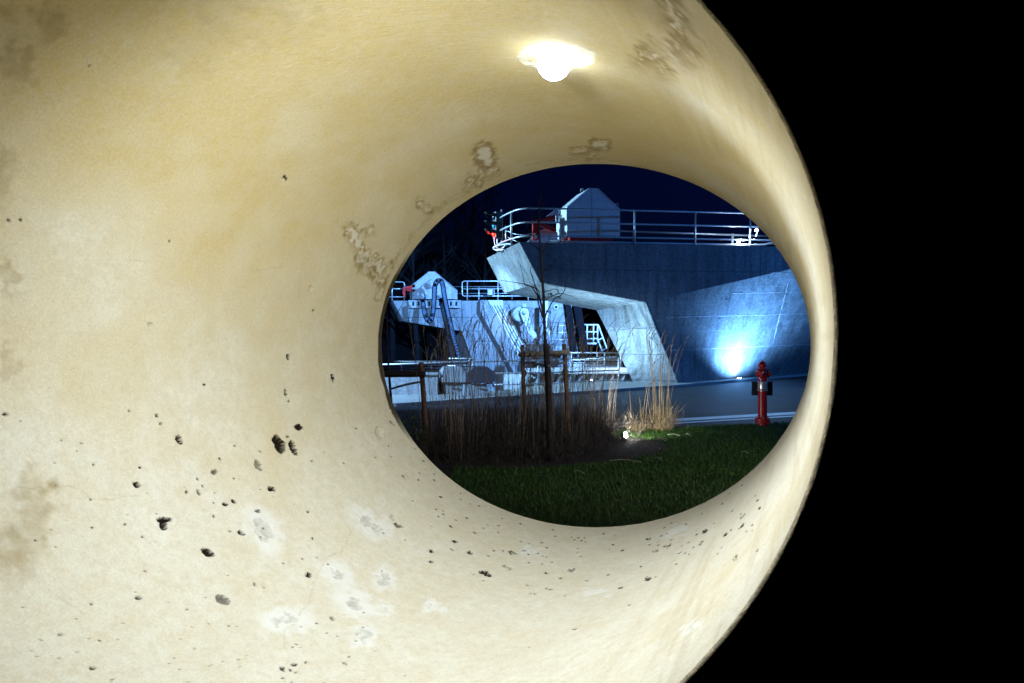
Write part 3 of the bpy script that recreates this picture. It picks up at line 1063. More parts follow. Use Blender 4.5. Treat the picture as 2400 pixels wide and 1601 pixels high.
# ------------------------------------------------------------------ cabins
def cabin(label, base_pts, depth, mat_front, mat_side, seam, Y, group, hatch=True):
    """base_pts: gable outline in photo pixels, from bottom left clockwise"""
    pts = [W(x, y, Y) for x, y in base_pts]
    cx = sum((p for p in pts), Vector()) / len(pts)
    t = thing('machine_cabin', label, 'machine cabin', (cx.x, Y + depth / 2, pts[0].z), group)
    e = EV * depth
    n = len(pts)
    bm = BM()
    bm.faces.new([bm.verts.new(p) for p in pts])
    mesh_obj('gable_wall', bm, mat_front, t)
    bm = BM()
    bm.faces.new([bm.verts.new(p + e) for p in pts][::-1])
    mesh_obj('gable_wall', bm, mat_front, t)
    for k in range(n):
        a, b_ = pts[k], pts[(k + 1) % n]
        bm = BM()
        bm.faces.new([bm.verts.new(p) for p in (a, b_, b_ + e, a + e)])
        mesh_obj('roof_panel' if 1 <= k <= 3 else ('floor_pan' if k == n - 1 else 'side_wall'), bm, mat_side, t)
    for k in range(1, n - 2):
        a, b_ = pts[k], pts[k + 1]
        ed = tube(BM(), [a - EV * 0.02, b_ - EV * 0.02], 0.012, 4)
        mesh_obj('edge_flashing', ed, mat_side, t)
    if seam:
        a, b_ = W(seam[0][0], seam[0][1], Y - 0.004), W(seam[1][0], seam[1][1], Y - 0.004)
        mesh_obj('panel_seam', tube(BM(), [a, b_], 0.006, 4), 'dark_steel', t)
    return t, pts, e


t, pts, e = cabin('pale sheet metal winch cabin with gabled roof on the big pier deck', [(1329, 553), (1329, 484.5), (1379, 442), (1401, 442), (1453, 492), (1453, 553)], 1.15, 'white_steel', 'white_steel', ((1387, 442), (1387, 553)), 22.9, 'winch cabins')
for (x, y) in ((1364, 446), (1446, 480)):
    pp = W(x, y, 23.2)
    mesh_obj('lifting_eye', tube(BM(), [pp + Vector((-0.05, 0, -0.04)), pp + Vector((-0.03, 0, 0.05)), pp + Vector((0.04, 0, 0.05)), pp + Vector((0.05, 0, -0.03))], 0.012, 5), 'galv', t)
bm = BM()
prism(bm, [W(1336, 568, 22.9), W(1336, 556, 22.9), W(1440, 556, 22.9), W(1430, 568, 22.9)], EV * 0.9)
mesh_obj('base_frame', bm, 'red', t)


def bracket(label, polys, gusset, Y, th, group):
    c = W(*polys[0][0], Y)
    t = thing('swing_bracket', label, 'bracket', (c.x, Y, c.z - 0.4), group)
    for nm, pl_ in polys_named(polys):
        bm = BM()
        prism(bm, [W(x, y, Y) for x, y in pl_], EV * th)
        mesh_obj(nm, bm, 'red', t)
    for pl_ in gusset:
        bm = BM()
        prism(bm, [W(x, y, Y + 0.25) for x, y in pl_], EV * 0.05)
        mesh_obj('gusset_plate', bm, 'white_steel', t)
    return t


def polys_named(polys):
    return [('upright' if i == 0 else 'strut', p) for i, p in enumerate(polys)]


t = bracket('red steel swing bracket beside the near cabin, behind the railing', [[(1249, 562), (1249, 517), (1262, 515), (1262, 562)], [(1262, 516), (1302, 503), (1302, 514), (1279, 520), (1262, 524)], [(1262, 519), (1279, 524), (1304, 536), (1304, 546), (1262, 527)]],
            [[(1234, 569), (1262, 541), (1284, 533), (1307, 545), (1307, 569)], [(1281, 507), (1306, 488), (1310, 488), (1310, 520), (1303, 520), (1303, 503)]], 22.7, 0.10, 'red swing brackets')
c = W(1256, 557, 22.65)
mesh_obj('pivot_pin', lathe(BM(), [(0.045, 0), (0.045, 0.05)], c, rot=ROT_Y, seg=14), 'white_steel', t)
mesh_obj('clevis', lathe(BM(), [(0.09, -0.12), (0.09, -0.02)], c, rot=ROT_Y, seg=16), 'red', t)

# ------------------------------------------------------------------ signal light on the nose
tc = W(1166, 528, 23.7)
t = thing('signal_light', 'traffic signal with lit red lamp on the nose of the big pier', 'traffic light', tc - Vector((0, 0, 0.6)))
bm = box_bm(tc, (0.25, 0.30, 0.92))
mesh_obj('body', bevel(bm, 0.03, 2), 'black', t)
for k, dz in enumerate((0.29, 0.0, -0.29)):
    cc = tc + Vector((-0.125, 0, dz))
    bm = BM()
    L = 0.36
    seg = 20
    prev = None
    for s in range(seg + 1):
        a = R(-8) + (R(196)) * s / seg
        ln = L * (0.55 + 0.45 * math.sin(max(0, min(math.pi, (a + R(8)) / R(196) * math.pi))))
        o_, i_ = 0.135, 0.122
        d_ = Vector((0, math.cos(a), math.sin(a)))
        ring = [bm.verts.new(cc + d_ * o_), bm.verts.new(cc + d_ * o_ + Vector((-ln, 0, 0))), bm.verts.new(cc + d_ * i_ + Vector((-ln, 0, 0))), bm.verts.new(cc + d_ * i_)]
        if prev:
            for q in range(4):
                bm.faces.new((prev[q], prev[(q + 1) % 4], ring[(q + 1) % 4], ring[q]))
        prev = ring
    mesh_obj('visor', bm, 'black', t, True)
    mesh_obj('lens', lathe(BM(), [(0.118, 0.0), (0.112, 0.03), (0.08, 0.055), (0.03, 0.07), (0.004, 0.072)], cc, rot=ROT_X, seg=20), 'red_lens' if k == 2 else ('cyan' if k == 1 else 'plate'), t, True)
mesh_obj('pole', tube(BM(), [tc + Vector((0.15, 0.05, 0.55)), tc + Vector((0.15, 0.05, -0.95))], 0.035, 8), 'galv', t, True)
for dz in (0.38, -0.38):
    mesh_obj('clamp', box_bm(tc + Vector((0.14, 0.02, dz)), (0.12, 0.12, 0.05)), 'galv', t)
mesh_obj('cable', tube(BM(), smooth_path([W(1159, 556, 23.6), W(1160, 572, 23.5), W(1167, 582, 23.4), W(1178, 582, 23.3), W(1185, 574, 23.2)]), 0.022, 6), 'galv', t, True)
head = tc.copy()
for ch in t.children:
    if ch.name.split('.')[0] in ('body', 'visor', 'lens'):
        off = head - t.location
        ch.data.transform(Matrix.Translation(off) @ Matrix.Rotation(R(24), 4, 'Z') @ Matrix.Translation(-off))
lamp('red_signal_light', 'POINT', tc + Vector((-0.26, -0.10, -0.30)), 18, (1, 0.03, 0.004), 0.03)

# ------------------------------------------------------------------ far weir pier
FY = 36.0
fp = thing('weir_pier', 'far concrete weir pier lit blue, with chute ribs on its side', 'weir pier', (-2, 38, -3.2))
front = [(921, 705), (1330, 705), (1331, 716), (1385, 960), (1150, 960), (1082, 776), (947, 753)]
bm = BM()
P = [W(x, y, FY) for x, y in front]
prism(bm, P, EV * 4.5)
mesh_obj('body', bm, 'conc_far', fp)
# bottom stub down to the river
bm = BM()
prism(bm, [W(1150, 961, FY), W(1385, 961, FY), W(1400, 1000, FY), W(1165, 1000, FY)], EV * 4.5)
mesh_obj('footing', bm, 'conc_far', fp)
# inclined guide rib
rib = [(1124, 704), (1177, 704), (1177, 716), (1250, 870), (1250, 935), (1236, 935), (1124, 731)]
bm = BM()
prism(bm, [W(x, y, FY - 0.01) for x, y in rib], EV * -0.24)
mesh_obj('inclined_rib', bm, 'conc_far', fp)


def onrib(x, y, d=0.27):
    return W(x, y, FY - 0.01) + EV * -d


g = BM()
prism(g, [onrib(x, y, 0.252) for x, y in ((1141, 704.5), (1175, 704.5), (1176, 716), (1148, 716))], EV * -0.03)
mesh_obj('head_plate', g, 'white_steel', fp)
for k, x in enumerate((1150, 1157, 1164, 1170.5)):
    g = BM()
    prism(g, [onrib(x, 716, 0.254), onrib(x + 3.6, 716, 0.254), onrib(x + 3.6 + 66, 840, 0.254), onrib(x + 66, 840, 0.254)], EV * -0.035)
    mesh_obj('guide_rail', g, 'white_steel', fp)
for x0_, x1_ in ((1146, 1148.5), (1175.5, 1178)):
    g = BM()
    prism(g, [onrib(x0_, 716, 0.254), onrib(x1_, 716, 0.254), onrib(x1_ + 68, 843, 0.254), onrib(x0_ + 68, 843, 0.254)], EV * -0.02)
    mesh_obj('guide_edge', g, 'galv', fp)
# cast joints on the far wall
for (a, b_) in (((950, 744), (1120, 744)), ((1082, 776), (1130, 776)), ((1240, 756), (1340, 756)), ((1080, 742), (1081, 776)), ((1082, 706), (1082, 742)), ((1106, 706), (1106, 740)), ((1180, 722), (1330, 722)), ((1000, 706), (1000, 742)), ((1290, 723), (1290, 800)), ((1040, 745), (1040, 768)), ((1100, 800), (1160, 800))):
    mesh_obj('cast_joint', tube(BM(), [W(*a, FY - 0.002), W(*b_, FY - 0.002)], 0.014, 4), 'groove', fp)
# bull's eye
c = W(1303, 720, FY)
mesh_obj('port_ring', lathe(BM(), [(0.13, 0), (0.13, 0.06), (0.085, 0.06), (0.085, 0.005)], c, rot=ROT_Y, seg=20), 'white_steel', fp, True)
mesh_obj('port_glass', lathe(BM(), [(0.085, 0), (0.085, 0.02)], c, rot=ROT_Y, seg=20), 'plate', fp)

# slotted beam under the far cabin
t = thing('slotted_beam', 'white slotted steel beam bolted under the far cabin', 'beam', W(1020, 722, 35.9))
for y0_, y1_ in ((704, 707), (717, 721.5)):
    bm = BM()
    prism(bm, [W(957, y1_, 35.85), W(957, y0_, 35.85), W(1081, y0_, 35.85), W(1081, y1_, 35.85)], EV * 0.14)
    mesh_obj('flange', bm, 'mid_steel', t)
for k in range(10):
    x = 958.5 + k * 12.6
    bm = BM()
    prism(bm, [W(x, 716.8, 35.87), W(x, 707.2, 35.87), W(x + 7.6, 707.2, 35.87), W(x + 7.6, 716.8, 35.87)], EV * 0.1)
    mesh_obj('web_plate', bm, 'mid_steel', t)

# far cabin
t, pts, e = cabin('blue lit winch cabin with clipped gable on the far pier', [(968, 702), (966, 668), (1005, 637), (1019, 637), (1048, 661), (1072, 681), (1072, 702)], 1.6, 'mid_steel', 'mid_steel', None, 36.4, 'winch cabins')
bm = BM()
plate = [(970, 683), (984, 676), (1000, 664), (1014, 653), (1026, 650), (1038, 656), (1050, 668), (1070, 683), (1070, 701), (968, 701)]
prism(bm, [W(x, y, 36.3) for x, y in plate], EV * -0.10)
mesh_obj('chain_guard', bm, 'mid_steel', t)
for (x, y, r) in ((1010, 668, 7), (1030, 667, 6), (1030, 692, 5), (991, 693, 6)):
    c = W(x, y, 36.0)
    mesh_obj('pulley', lathe(BM(), [(r * 0.022, -0.5), (r * 0.022, 0.02), (r * 0.016, 0.05), (r * 0.008, 0.05), (r * 0.008, 0.09), (0.01, 0.1)], c, rot=ROT_Y, seg=20), 'mid_steel', t, True)
bm = BM()
prism(bm, [W(1024.5, 692, 35.9), W(1024.5, 667, 35.9), W(1035.5, 667, 35.9), W(1035.5, 692, 35.9)], EV * 0.08)
mesh_obj('link_plate', bm, 'mid_steel', t)

bracket('red steel swing bracket beside the far cabin by its railing', [[(944, 690), (944, 674), (950, 672), (950, 697)], [(950, 673), (973, 666), (973, 673), (966, 675), (965, 679), (950, 678)], [(950, 676), (966, 678), (973, 679), (973, 684), (966, 685), (950, 680)]],
        [[(966, 702), (968, 686), (976, 690), (976, 702)]], 36.4, 0.12, 'red swing brackets')


# drag chains
def drag_chain(label, px_path, Y, w):
    path = smooth_path([W(x, y, Y) for x, y in px_path], 8)
    t = thing('drag_chain', label, 'chain', path[-1], 'drag chains of the far pier')
    L, Rr = [], []
    for i, p in enumerate(path):
        d = (path[min(i + 1, len(path) - 1)] - path[max(i - 1, 0)]).normalized()
        s = Vector((d.z, 0, -d.x)).normalized()
        L.append(p + s * w)
        Rr.append(p - s * w)
    mesh_obj('side_band', tube(BM(), L, 0.045, 6), 'rubber', t)
    mesh_obj('side_band', tube(BM(), Rr, 0.045, 6), 'rubber', t)
    bm = BM()
    for i in range(len(path) - 1):
        d = path[i + 1] - path[i]
        n = max(1, int(d.length / 0.11))
        for k in range(n):
            c = path[i].lerp(path[i + 1], (k + 0.5) / n)
            rot = d.to_track_quat('Z', 'Y').to_matrix()
            box(bm, c + Vector((0, 0.0, 0)), (2 * w * 0.8, 2 * w * 0.8, 0.085), rot)
    o = mesh_obj('link_row', bm, 'chain', t)
    o['kind'] = 'stuff'
    return t


drag_chain('long drag chain hanging in a loop from the far cabin pulleys', [(991, 700), (992.5, 716), (996, 736), (1002, 750), (1008, 752), (1013, 743), (1016, 725), (1017.5, 700), (1019, 673), (1023, 661), (1030, 658), (1036.5, 664), (1041, 690), (1048, 725), (1057, 765), (1067, 805), (1082, 860)], 35.1, 0.085)
drag_chain('short drag chain running straight down from the lower pulley', [(1032, 699), (1036, 715), (1042, 742), (1049, 775), (1057, 815), (1068, 860)], 35.3, 0.075)

# crank
cY = 35.3
c = W(1222, 736, cY)
t = thing('gate_crank', 'pale steel crank arm with toothed drum and hook on the far wall', 'crank', c)
mesh_obj('drum', lathe(BM(), [(0.40, -0.55), (0.40, 0.0), (0.36, 0.02), (0.20, 0.02)], c + Vector((-0.05, 0, 0)), rot=Vector((0.245, -1, 0)).to_track_quat('Z', 'Y').to_matrix(), seg=36), 'grey_steel', t, False)
bm = BM()
for k in range(26):
    a = 2 * math.pi * k / 26
    rot = Matrix.Rotation(a, 3, 'Y')
    box(bm, c + Vector((0.02, 0.24, 0)) + rot @ Vector((0, 0, 0.415)), (0.035, 0.42, 0.05), rot)
mesh_obj('tooth_ring', bm, 'dark_steel', t)['kind'] = 'stuff'
for k in range(18):
    a = 2 * math.pi * k / 18
    mesh_obj('bolt', lathe(BM(), [(0.016, 0), (0.016, 0.03)], c + Vector((0.33 * math.sin(a), -0.02, 0.33 * math.cos(a))), rot=ROT_Y, seg=6), 'galv', t)
arm = []
hub = (1229.5, 732)
for k in range(13):
    a = R(150) + R(200) * k / 12
    arm.append((hub[0] + 9.5 * math.cos(a), hub[1] + 9.5 * math.sin(a)))
arm += [(1247, 772), (1257, 782), (1260, 797), (1257, 806), (1250, 803), (1246, 799), (1250, 797), (1253, 793), (1248, 789), (1243, 786), (1237, 779)]
bm = BM()
prism(bm, [W(x, y, cY - 0.2) for x, y in arm], EV * 0.16)
mesh_obj('arm', bm, 'white_steel', t)
mesh_obj('hub_cap', lathe(BM(), [(0.12, 0), (0.12, 0.06), (0.07, 0.08), (0.01, 0.08)], W(hub[0], hub[1], cY - 0.2), rot=ROT_Y, seg=20), 'mid_steel', t, True)
mesh_obj('stop_block', box_bm(W(1229, 716, cY), (0.2, 0.2, 0.18)), 'mid_steel', t)
mesh_obj('guide_shoe', box_bm(W(1262, 806, cY), (0.10, 0.12, 0.5)), 'mid_steel', t)

# white column beside the sapling, with platform
mesh = tube(BM(), [W(1280, 706, 35.2), W(1280, 830, 35.2)], 0.11, 10)
recentre(tag(mesh_obj('steel_column', mesh, 'white_steel', None, True), 'pale round steel column standing in front of the far wall', 'column'), W(1280, 830, 35.2))

# far railings
def far_rail(label, Y, x0_, x1_, ys_, posts_, ybase, r=0.032, corner=None, zs=None, name='deck_railing'):
    a = W(x0_, ybase, Y)
    rails = []
    if corner:
        yt, yb = ys_[0], ys_[-1]
        rc = corner
        loop = [W(x1_, yt, Y), W(x0_ + rc, yt, Y), W(x0_ + rc * 0.3, yt + rc * 0.3, Y), W(x0_, yt + rc, Y), W(x0_, yb - rc, Y), W(x0_ + rc * 0.3, yb - rc * 0.3, Y), W(x0_ + rc, yb, Y), W(x1_, yb, Y)]
        if rc < 0:
            loop = [W(x1_, yt, Y), W(x0_ + rc, yt, Y), W(x0_ + rc * 0.3, yt - rc * 0.3, Y), W(x0_, yt - rc, Y), W(x0_, yb + rc, Y), W(x0_ + rc * 0.3, yb + rc * 0.3, Y), W(x0_ + rc, yb, Y), W(x1_, yb, Y)]
        rails.append(loop)
        ys_ = ys_[1:-1]
    for y in ys_:
        rails.append([W(x0_, y, Y), W(x1_, y, Y)])
    return railing(name, label, a, [[W(x, ybase, Y), W(x, yt, Y)] for x, yt in posts_], rails, r, r * 0.95)


far_rail('steel railing with rounded end on the far pier, right of its cabin', 36.6, 1083, 1260, [659, 677, 694], [(1095, 660), (1122, 676), (1167, 660), (1238, 690)], 704, corner=5)
far_rail('thin steel railing at the back of the far pier deck', 40.5, 1060, 1270, [672, 688], [(1123, 672), (1200, 672)], 702, 0.028)
far_rail('short steel railing at the left end of the far pier deck', 36.6, 948, 890, [661, 677, 696], [(919, 662), (948, 668)], 705, corner=-5)
mesh_obj('rail', tube(BM(), [W(905, 672, 40), W(968, 672, 40)], 0.03, 6), 'galv', thing('back_railing', 'pair of thin rails behind the red bracket on the far deck', 'railing', W(930, 700, 40)))
mesh_obj('rail', tube(BM(), [W(905, 688, 40), W(968, 688, 40)], 0.03, 6), 'galv', bpy.data.objects['back_railing'])
mesh_obj('post', tube(BM(), [W(930, 705, 40), W(930, 672, 40)], 0.03, 6), 'galv', bpy.data.objects['back_railing'])
t = thing('lamp_box', 'small pale lamp box on the far railing above the bright rib', 'lamp', W(1150, 694, 36.4))
mesh_obj('case', bevel(box_bm(W(1151, 685, 36.4), (0.31, 0.12, 0.30)), 0.015), 'white_steel', t)
mesh_obj('side_strap', box_bm(W(1143.5, 685, 36.3), (0.03, 0.16, 0.34)), 'galv', t)
mesh_obj('side_strap', box_bm(W(1158.5, 685, 36.3), (0.03, 0.16, 0.34)), 'galv', t)
lamp('rib_light', 'SPOT', W(1152, 697, 34.9), 110, (0.75, 0.86, 1.0), 0.04, W(1180, 780, 35.0), 95, 0.9)

# platform and railings in the sluice
far_rail('white railing of the sluice platform in front of the far wall', 34.4, 1281, 1340, [763.5, 780, 796.5], [(1287, 763.5), (1318, 763.5)], 810, 0.035, name='platform_railing')
bm = BM()
prism(bm, [W(1258, 823, 34.3), W(1258, 810, 34.3), W(1345, 810, 34.3), W(1345, 823, 34.3)], EV * 1.4)
recentre(tag(mesh_obj('sluice_platform', bm, 'conc_far'), 'grey platform slab behind the log tripod below the white railing', 'platform'), W(1300, 823, 34.4))
Yg = 33.0
t = thing('ladder_gate', 'white railing with a hanging ladder gate before the dark sluice', 'railing', W(1385, 806, Yg))
for y in (761.5, 778, 794):
    mesh_obj('rail', tube(BM(), [W(1364 if y < 770 else 1367, y, Yg), W(1402, y, Yg)], 0.035, 8), 'white_steel', t, True)
for x in (1376, 1391, 1400.5):
    mesh_obj('post', tube(BM(), [W(x, 804, Yg), W(x, 761.5, Yg)], 0.032, 8), 'white_steel', t, True)
mesh_obj('foot_plate', box_bm(W(1385, 805, Yg), (0.5, 0.3, 0.07)), 'white_steel', t)
mesh_obj('ladder_rail', tube(BM(), [W(1402, 761.5, Yg), W(1422, 816, Yg), W(1411, 823, Yg), W(1401, 796, Yg)], 0.035, 8), 'white_steel', t)
mesh_obj('ladder_rung', tube(BM(), [W(1402, 797, Yg), W(1413, 792, Yg)], 0.03, 6), 'white_steel', t)

# inclined hoist struts
for i, (a, b_, wpx, mat, lab) in enumerate((((1331, 712), (1357, 906), 7, 'black_steel', 'dark inclined steel strut at the right edge of the far pier'), ((1353, 716), (1386, 906), 9, 'black_steel', 'broad dark inclined strut right of the white post'), ((1342, 714), (1351, 782), 4, 'white_steel', 'pale thin strut between two dark struts'))):
    Ys = 31.5 + i * 0.4
    bm = BM()
    prism(bm, [W(a[0] - wpx, a[1], Ys), W(a[0] + wpx, a[1], Ys), W(b_[0] + wpx, b_[1], Ys), W(b_[0] - wpx, b_[1], Ys)], EV * 0.3)
    recentre(tag(mesh_obj('hoist_strut', bm, mat), lab, 'strut'), W(b_[0], b_[1], Ys))

# lit sluice beam and railings
t = thing('sluice_beam', 'white lit beam over the sluice gate behind the reeds', 'beam', W(1400, 878, 27))
bm = BM()
prism(bm, [W(1240, 872, 27), W(1240, 866, 27), W(1330, 864, 27), W(1468, 862, 27), W(1472, 872, 27)], EV * 0.8)
mesh_obj('girder', bm, 'white_steel', t)
bm = BM()
prism(bm, [W(1240, 876, 26.9), W(1240, 872.5, 26.9), W(1472, 872.5, 26.9), W(1474, 876, 26.9)], EV * 0.3)
mesh_obj('lower_flange', bm, 'galv', t)
lamp('beam_light', 'SPOT', W(1440, 838, 26.2), 60, (0.8, 0.9, 1.0), 0.05, W(1430, 868, 27.2), 120, 0.8)
t = thing('sluice_gate', 'blue lit sluice gate face with slanting steel stiffeners', 'sluice gate', W(1350, 940, 27.3))
bm = BM()
prism(bm, [W(1180, 935, 27.6), W(1180, 874, 27.6), W(1474, 874, 27.6), W(1500, 935, 27.6)], EV * 0.1)
mesh_obj('skin_plate', bm, 'white_steel', t)
for k in range(11):
    x = 1228 + k * 25
    bm = BM()
    prism(bm, [W(x, 910, 27.0), W(x + 11, 877, 27.0), W(x + 13.5, 877, 27.0), W(x + 3, 910, 27.0)], EV * 0.55)
    mesh_obj('stiffener', bm, 'grey_steel', t)
far_rail('white rails stacked behind the beam over the dark sluice', 28.5, 1337, 1460, [827, 844, 856], [(1340, 828), (1400, 827), (1417, 828), (1455, 828)], 864, 0.035, name='sluice_railing')
far_rail('second thin rail pair behind the lit beam', 29.5, 1330, 1465, [840, 851, 860], [(1372, 840)], 866, 0.03, name='sluice_railing')
lr = railing('yard_railing', 'long blue steel railing behind the reeds along the paved strip', W(1250, 915, 21.5), [[W(x, 915, Yp), W(x, yt, Yp)] for x, yt, Yp in ((1108, 848, 20.2), (1262, 845, 21.2), (1450, 836, 22.2))],
             [[W(880, 855, 19.2), W(1100, 848, 20.2), W(1262, 845, 21.2), W(1444, 836, 22.2)], [W(1108, 876, 20.2), W(1262, 874, 21.2), W(1450, 868, 22.2)], [W(1160, 902, 20.6), W(1290, 898, 21.4), W(1450, 890, 22.2)]], 0.028, 0.026)
far_rail('four long rails on the far side of the yard, left of the reeds', 25.0, 880, 1100, [848, 856, 863, 869], [(940, 848), (1010, 848)], 885, 0.035, name='river_railing')
far_rail('low rounded rail end behind the motor covers', 24.0, 1112, 1050, [841, 858], [(1100, 842)], 866, 0.032, corner=-5, name='river_railing')

# low wall on the left
bm = BM()
prism(bm, [Vector((-9, 18.35, GZ)), Vector((-2.0, 18.35, GZ)), Vector((-2.0, 18.35, 0.46)), Vector((-9, 18.35, 0.46))], (0, 0.25, 0))
t = thing('low_wall', 'low blue lit concrete wall left of the motor covers', 'wall', (-5, 18.4, GZ))
mesh_obj('wall_face', bm, 'conc_far', t)
bm = BM()
box(bm, (-5.5, 18.45, 0.49), (7.05, 0.33, 0.055))
mesh_obj('coping', bm, 'paving', t)

# ------------------------------------------------------------------ motor covers
def cover(label, outline, Y, depth, mat, ped):
    c = W(ped[0], ped[3], Y)
    t = thing('motor_cover', label, 'motor cover', (c.x, Y + 0.3, GZ), 'motor covers by the reeds')
    bm = BM()
    prism(bm, [W(x, y, Y) for x, y in outline], EV * depth)
    mesh_obj('hood', bevel(bm, 0.012), mat, t)
    bm = BM()
    prism(bm, [W(ped[0], ped[3], Y + 0.1), W(ped[0], ped[1], Y + 0.1), W(ped[2], ped[1], Y + 0.1), W(ped[2], ped[3], Y + 0.1)], EV * (depth - 0.2))
    mesh_obj('pedestal', bm, 'grey_steel', t)
    bm = BM()
    x0_, x1_ = outline[0][0], outline[-1][0]
    tube(bm, smooth_path([W(x0_ + 2, outline[0][1] + 2, Y - 0.03), W((x0_ + x1_) / 2, outline[0][1] + 5, Y - 0.05), W(x1_ - 2, outline[0][1] + 1, Y - 0.03), W(x1_ + 4, outline[0][1] + 10, Y)]), 0.02, 6)
    mesh_obj('hose', bm, 'rubber', t)
    return t


cover('dark eight sided motor cover on a pedestal behind the reeds', [(1097, 897), (1096, 872), (1109, 861), (1143, 860), (1160, 873), (1160, 893), (1153, 899)], 18.0, 0.55, 'dark_hood', (1088, 903, 1142, 938))
cover('pale motor cover left of the dark one behind the reeds', [(1036, 897), (1035, 872), (1044, 861), (1083, 860), (1092, 872), (1092, 897)], 18.35, 0.5, 'grey_steel', (1045, 899, 1085, 938))

# ------------------------------------------------------------------ lit ground lamps
def ground_lamp(label, loc, rot_aim, r, power, col, angle, aim, name='ground_lamp', up=0.06, blend=0.8):
    loc = Vector(loc)
    t = thing(name, label, 'lamp', loc)
    rot = (Vector(rot_aim) - loc).to_track_quat('Z', 'Y').to_matrix()
    mesh_obj('housing', lathe(BM(), [(r * 0.6, -r * 1.6), (r * 1.15, -r * 1.2), (r * 1.25, 0.0), (r * 1.05, 0.004), (r * 1.05, -0.01)], loc, rot=rot, seg=18), 'dark_steel', t, True)
    mesh_obj('lens', lathe(BM(), [(r, -0.008), (r * 0.9, 0.006), (r * 0.4, 0.014), (0.002, 0.016)], loc, rot=rot, seg=14), 'led', t, True)
    lamp(name + '_light', 'SPOT', loc + rot @ Vector((0, 0, up)), power, col, r, aim, angle, blend)
    return t


# spot in the planting: shines right and away, over the golden tussock
sl = W(1466, 1014, 10.55)
t = ground_lamp('blazing white garden spotlight at the right end of the reeds', (sl.x, sl.y, 0.10), (sl.x + 0.5, sl.y - 0.5, 0.30), 0.048, 120, (0.90, 0.95, 1.0), 150, (sl.x + 0.30, sl.y + 1.1, 0.70), 'garden_spotlight', 0.07)
mesh_obj('spike', tube(BM(), [Vector((sl.x, sl.y, 0.10)), Vector((sl.x, sl.y, -0.06))], 0.012, 6), 'dark_steel', t)
# uplight under the battered wall
ul = wall_at(7.9, GZ)
ul.y -= 0.34
ground_lamp('recessed uplight in the paving at the foot of the battered wall', (ul.x, ul.y, GZ + 0.10), (ul.x, ul.y, 2), 0.08, 190, (0.24, 0.54, 1.0), 160, (ul.x, ul.y + 0.15, 1.6), 'wall_uplight', 0.03, 1.0)
lamp('wall_uplight_beam', 'SPOT', (ul.x, ul.y - 0.10, GZ + 0.13), 850, (0.15, 0.44, 1.0), 0.10, wall_at(7.7, 3.2) + Vector((0, -0.35, 0)), 80, 1.0)
lamp('wall_wash', 'SPOT', (ul.x + 0.1, ul.y - 0.85, GZ + 0.13), 2500, (0.15, 0.42, 1.0), 0.15, wall_at(7.9, 1.3), 140, 1.0)  # unseen extra spot added to spread the uplight's glow
# uplight between leg and sluice
u2 = Vector((2.62, 22.35, -0.02))
ground_lamp('recessed uplight in the pale paving left of the slanting leg', u2, u2 + Vector((0.02, -0.2, 1)), 0.07, 1000, (0.36, 0.69, 1.0), 165, (3.0, 23.4, 2.3), 'leg_uplight', 0.05, 0.9)

# ------------------------------------------------------------------ hydrant
hY = 12.1
hb = Vector(((1787 - HX) / FPX * hY, hY, 0.0))
t = thing('hydrant', 'red pillar fire hydrant with silver band standing on the lawn', 'fire hydrant', hb)
Z = lambda z: hb + Vector((0, 0, z))
mesh_obj('foot', lathe(BM(), [(0.09, -0.03), (0.085, 0.04), (0.082, 0.07)], hb, seg=24), 'hydrant_red', t, True)
for z in (0.07, 0.115):
    mesh_obj('flange', lathe(BM(), [(0.128, 0), (0.128, 0.035), (0.122, 0.038)], Z(z), seg=28), 'hydrant_red', t)
for k in range(6):
    a = 2 * math.pi * (k + 0.3) / 6
    mesh_obj('flange_bolt', lathe(BM(), [(0.014, -0.11), (0.014, 0.0), (0.010, 0.012)], Z(0.17) + Vector((0.106 * math.cos(a), 0.106 * math.sin(a), 0)), seg=6), 'silver', t)
mesh_obj('barrel', lathe(BM(), [(0.082, 0.15), (0.078, 0.18), (0.076, 0.60), (0.074, 0.78), (0.070, 0.79)], hb, seg=32), 'hydrant_red', t, True)
mesh_obj('head', lathe(BM(), [(0.072, 0.79), (0.075, 0.82), (0.082, 0.86), (0.086, 0.93), (0.080, 0.985), (0.074, 1.0), (0.076, 1.02), (0.076, 1.035), (0.066, 1.05), (0.064, 1.07), (0.070, 1.075), (0.070, 1.10), (0.058, 1.13), (0.03, 1.145), (0.012, 1.15)], hb, seg=28), 'hydrant_red', t, True)
mesh_obj('spindle_nut', box_bm(Z(1.155), (0.035, 0.035, 0.03)), 'hydrant_red', t)
for (d, nm) in ((Vector((-0.72, -0.69, 0)), 'outlet'), (Vector((0.93, 0.1, 0)), 'outlet')):
    rot = d.normalized().to_track_quat('Z', 'Y').to_matrix()
    o = mesh_obj(nm, lathe(BM(), [(0.05, 0.04), (0.05, 0.085), (0.062, 0.088), (0.066, 0.115), (0.060, 0.128), (0.040, 0.128), (0.036, 0.112), (0.01, 0.112)], Z(0.94), rot=rot, seg=22), 'hydrant_red', t, True)
    for k in range(3):
        a = 2 * math.pi * k / 3 + 0.4
        mesh_obj('cap_lug', box_bm(Z(0.94) + rot @ Vector((0.066 * math.cos(a), 0.066 * math.sin(a), 0.10)), (0.022, 0.022, 0.02), rot), 'silver', o)
    mesh_obj('chain', tube(BM(), [Z(0.90) + rot @ Vector((0.0, -0.03, 0.12)), Z(0.84) + rot @ Vector((0.02, -0.02, 0.10)), Z(0.80) + rot @ Vector((0.0, 0, 0.08))], 0.005, 5), 'silver', t)
mesh_obj('band', lathe(BM(), [(0.0815, 0.665), (0.0825, 0.67), (0.0825, 0.795), (0.0815, 0.80)], hb, seg=32), 'silver', t, True)
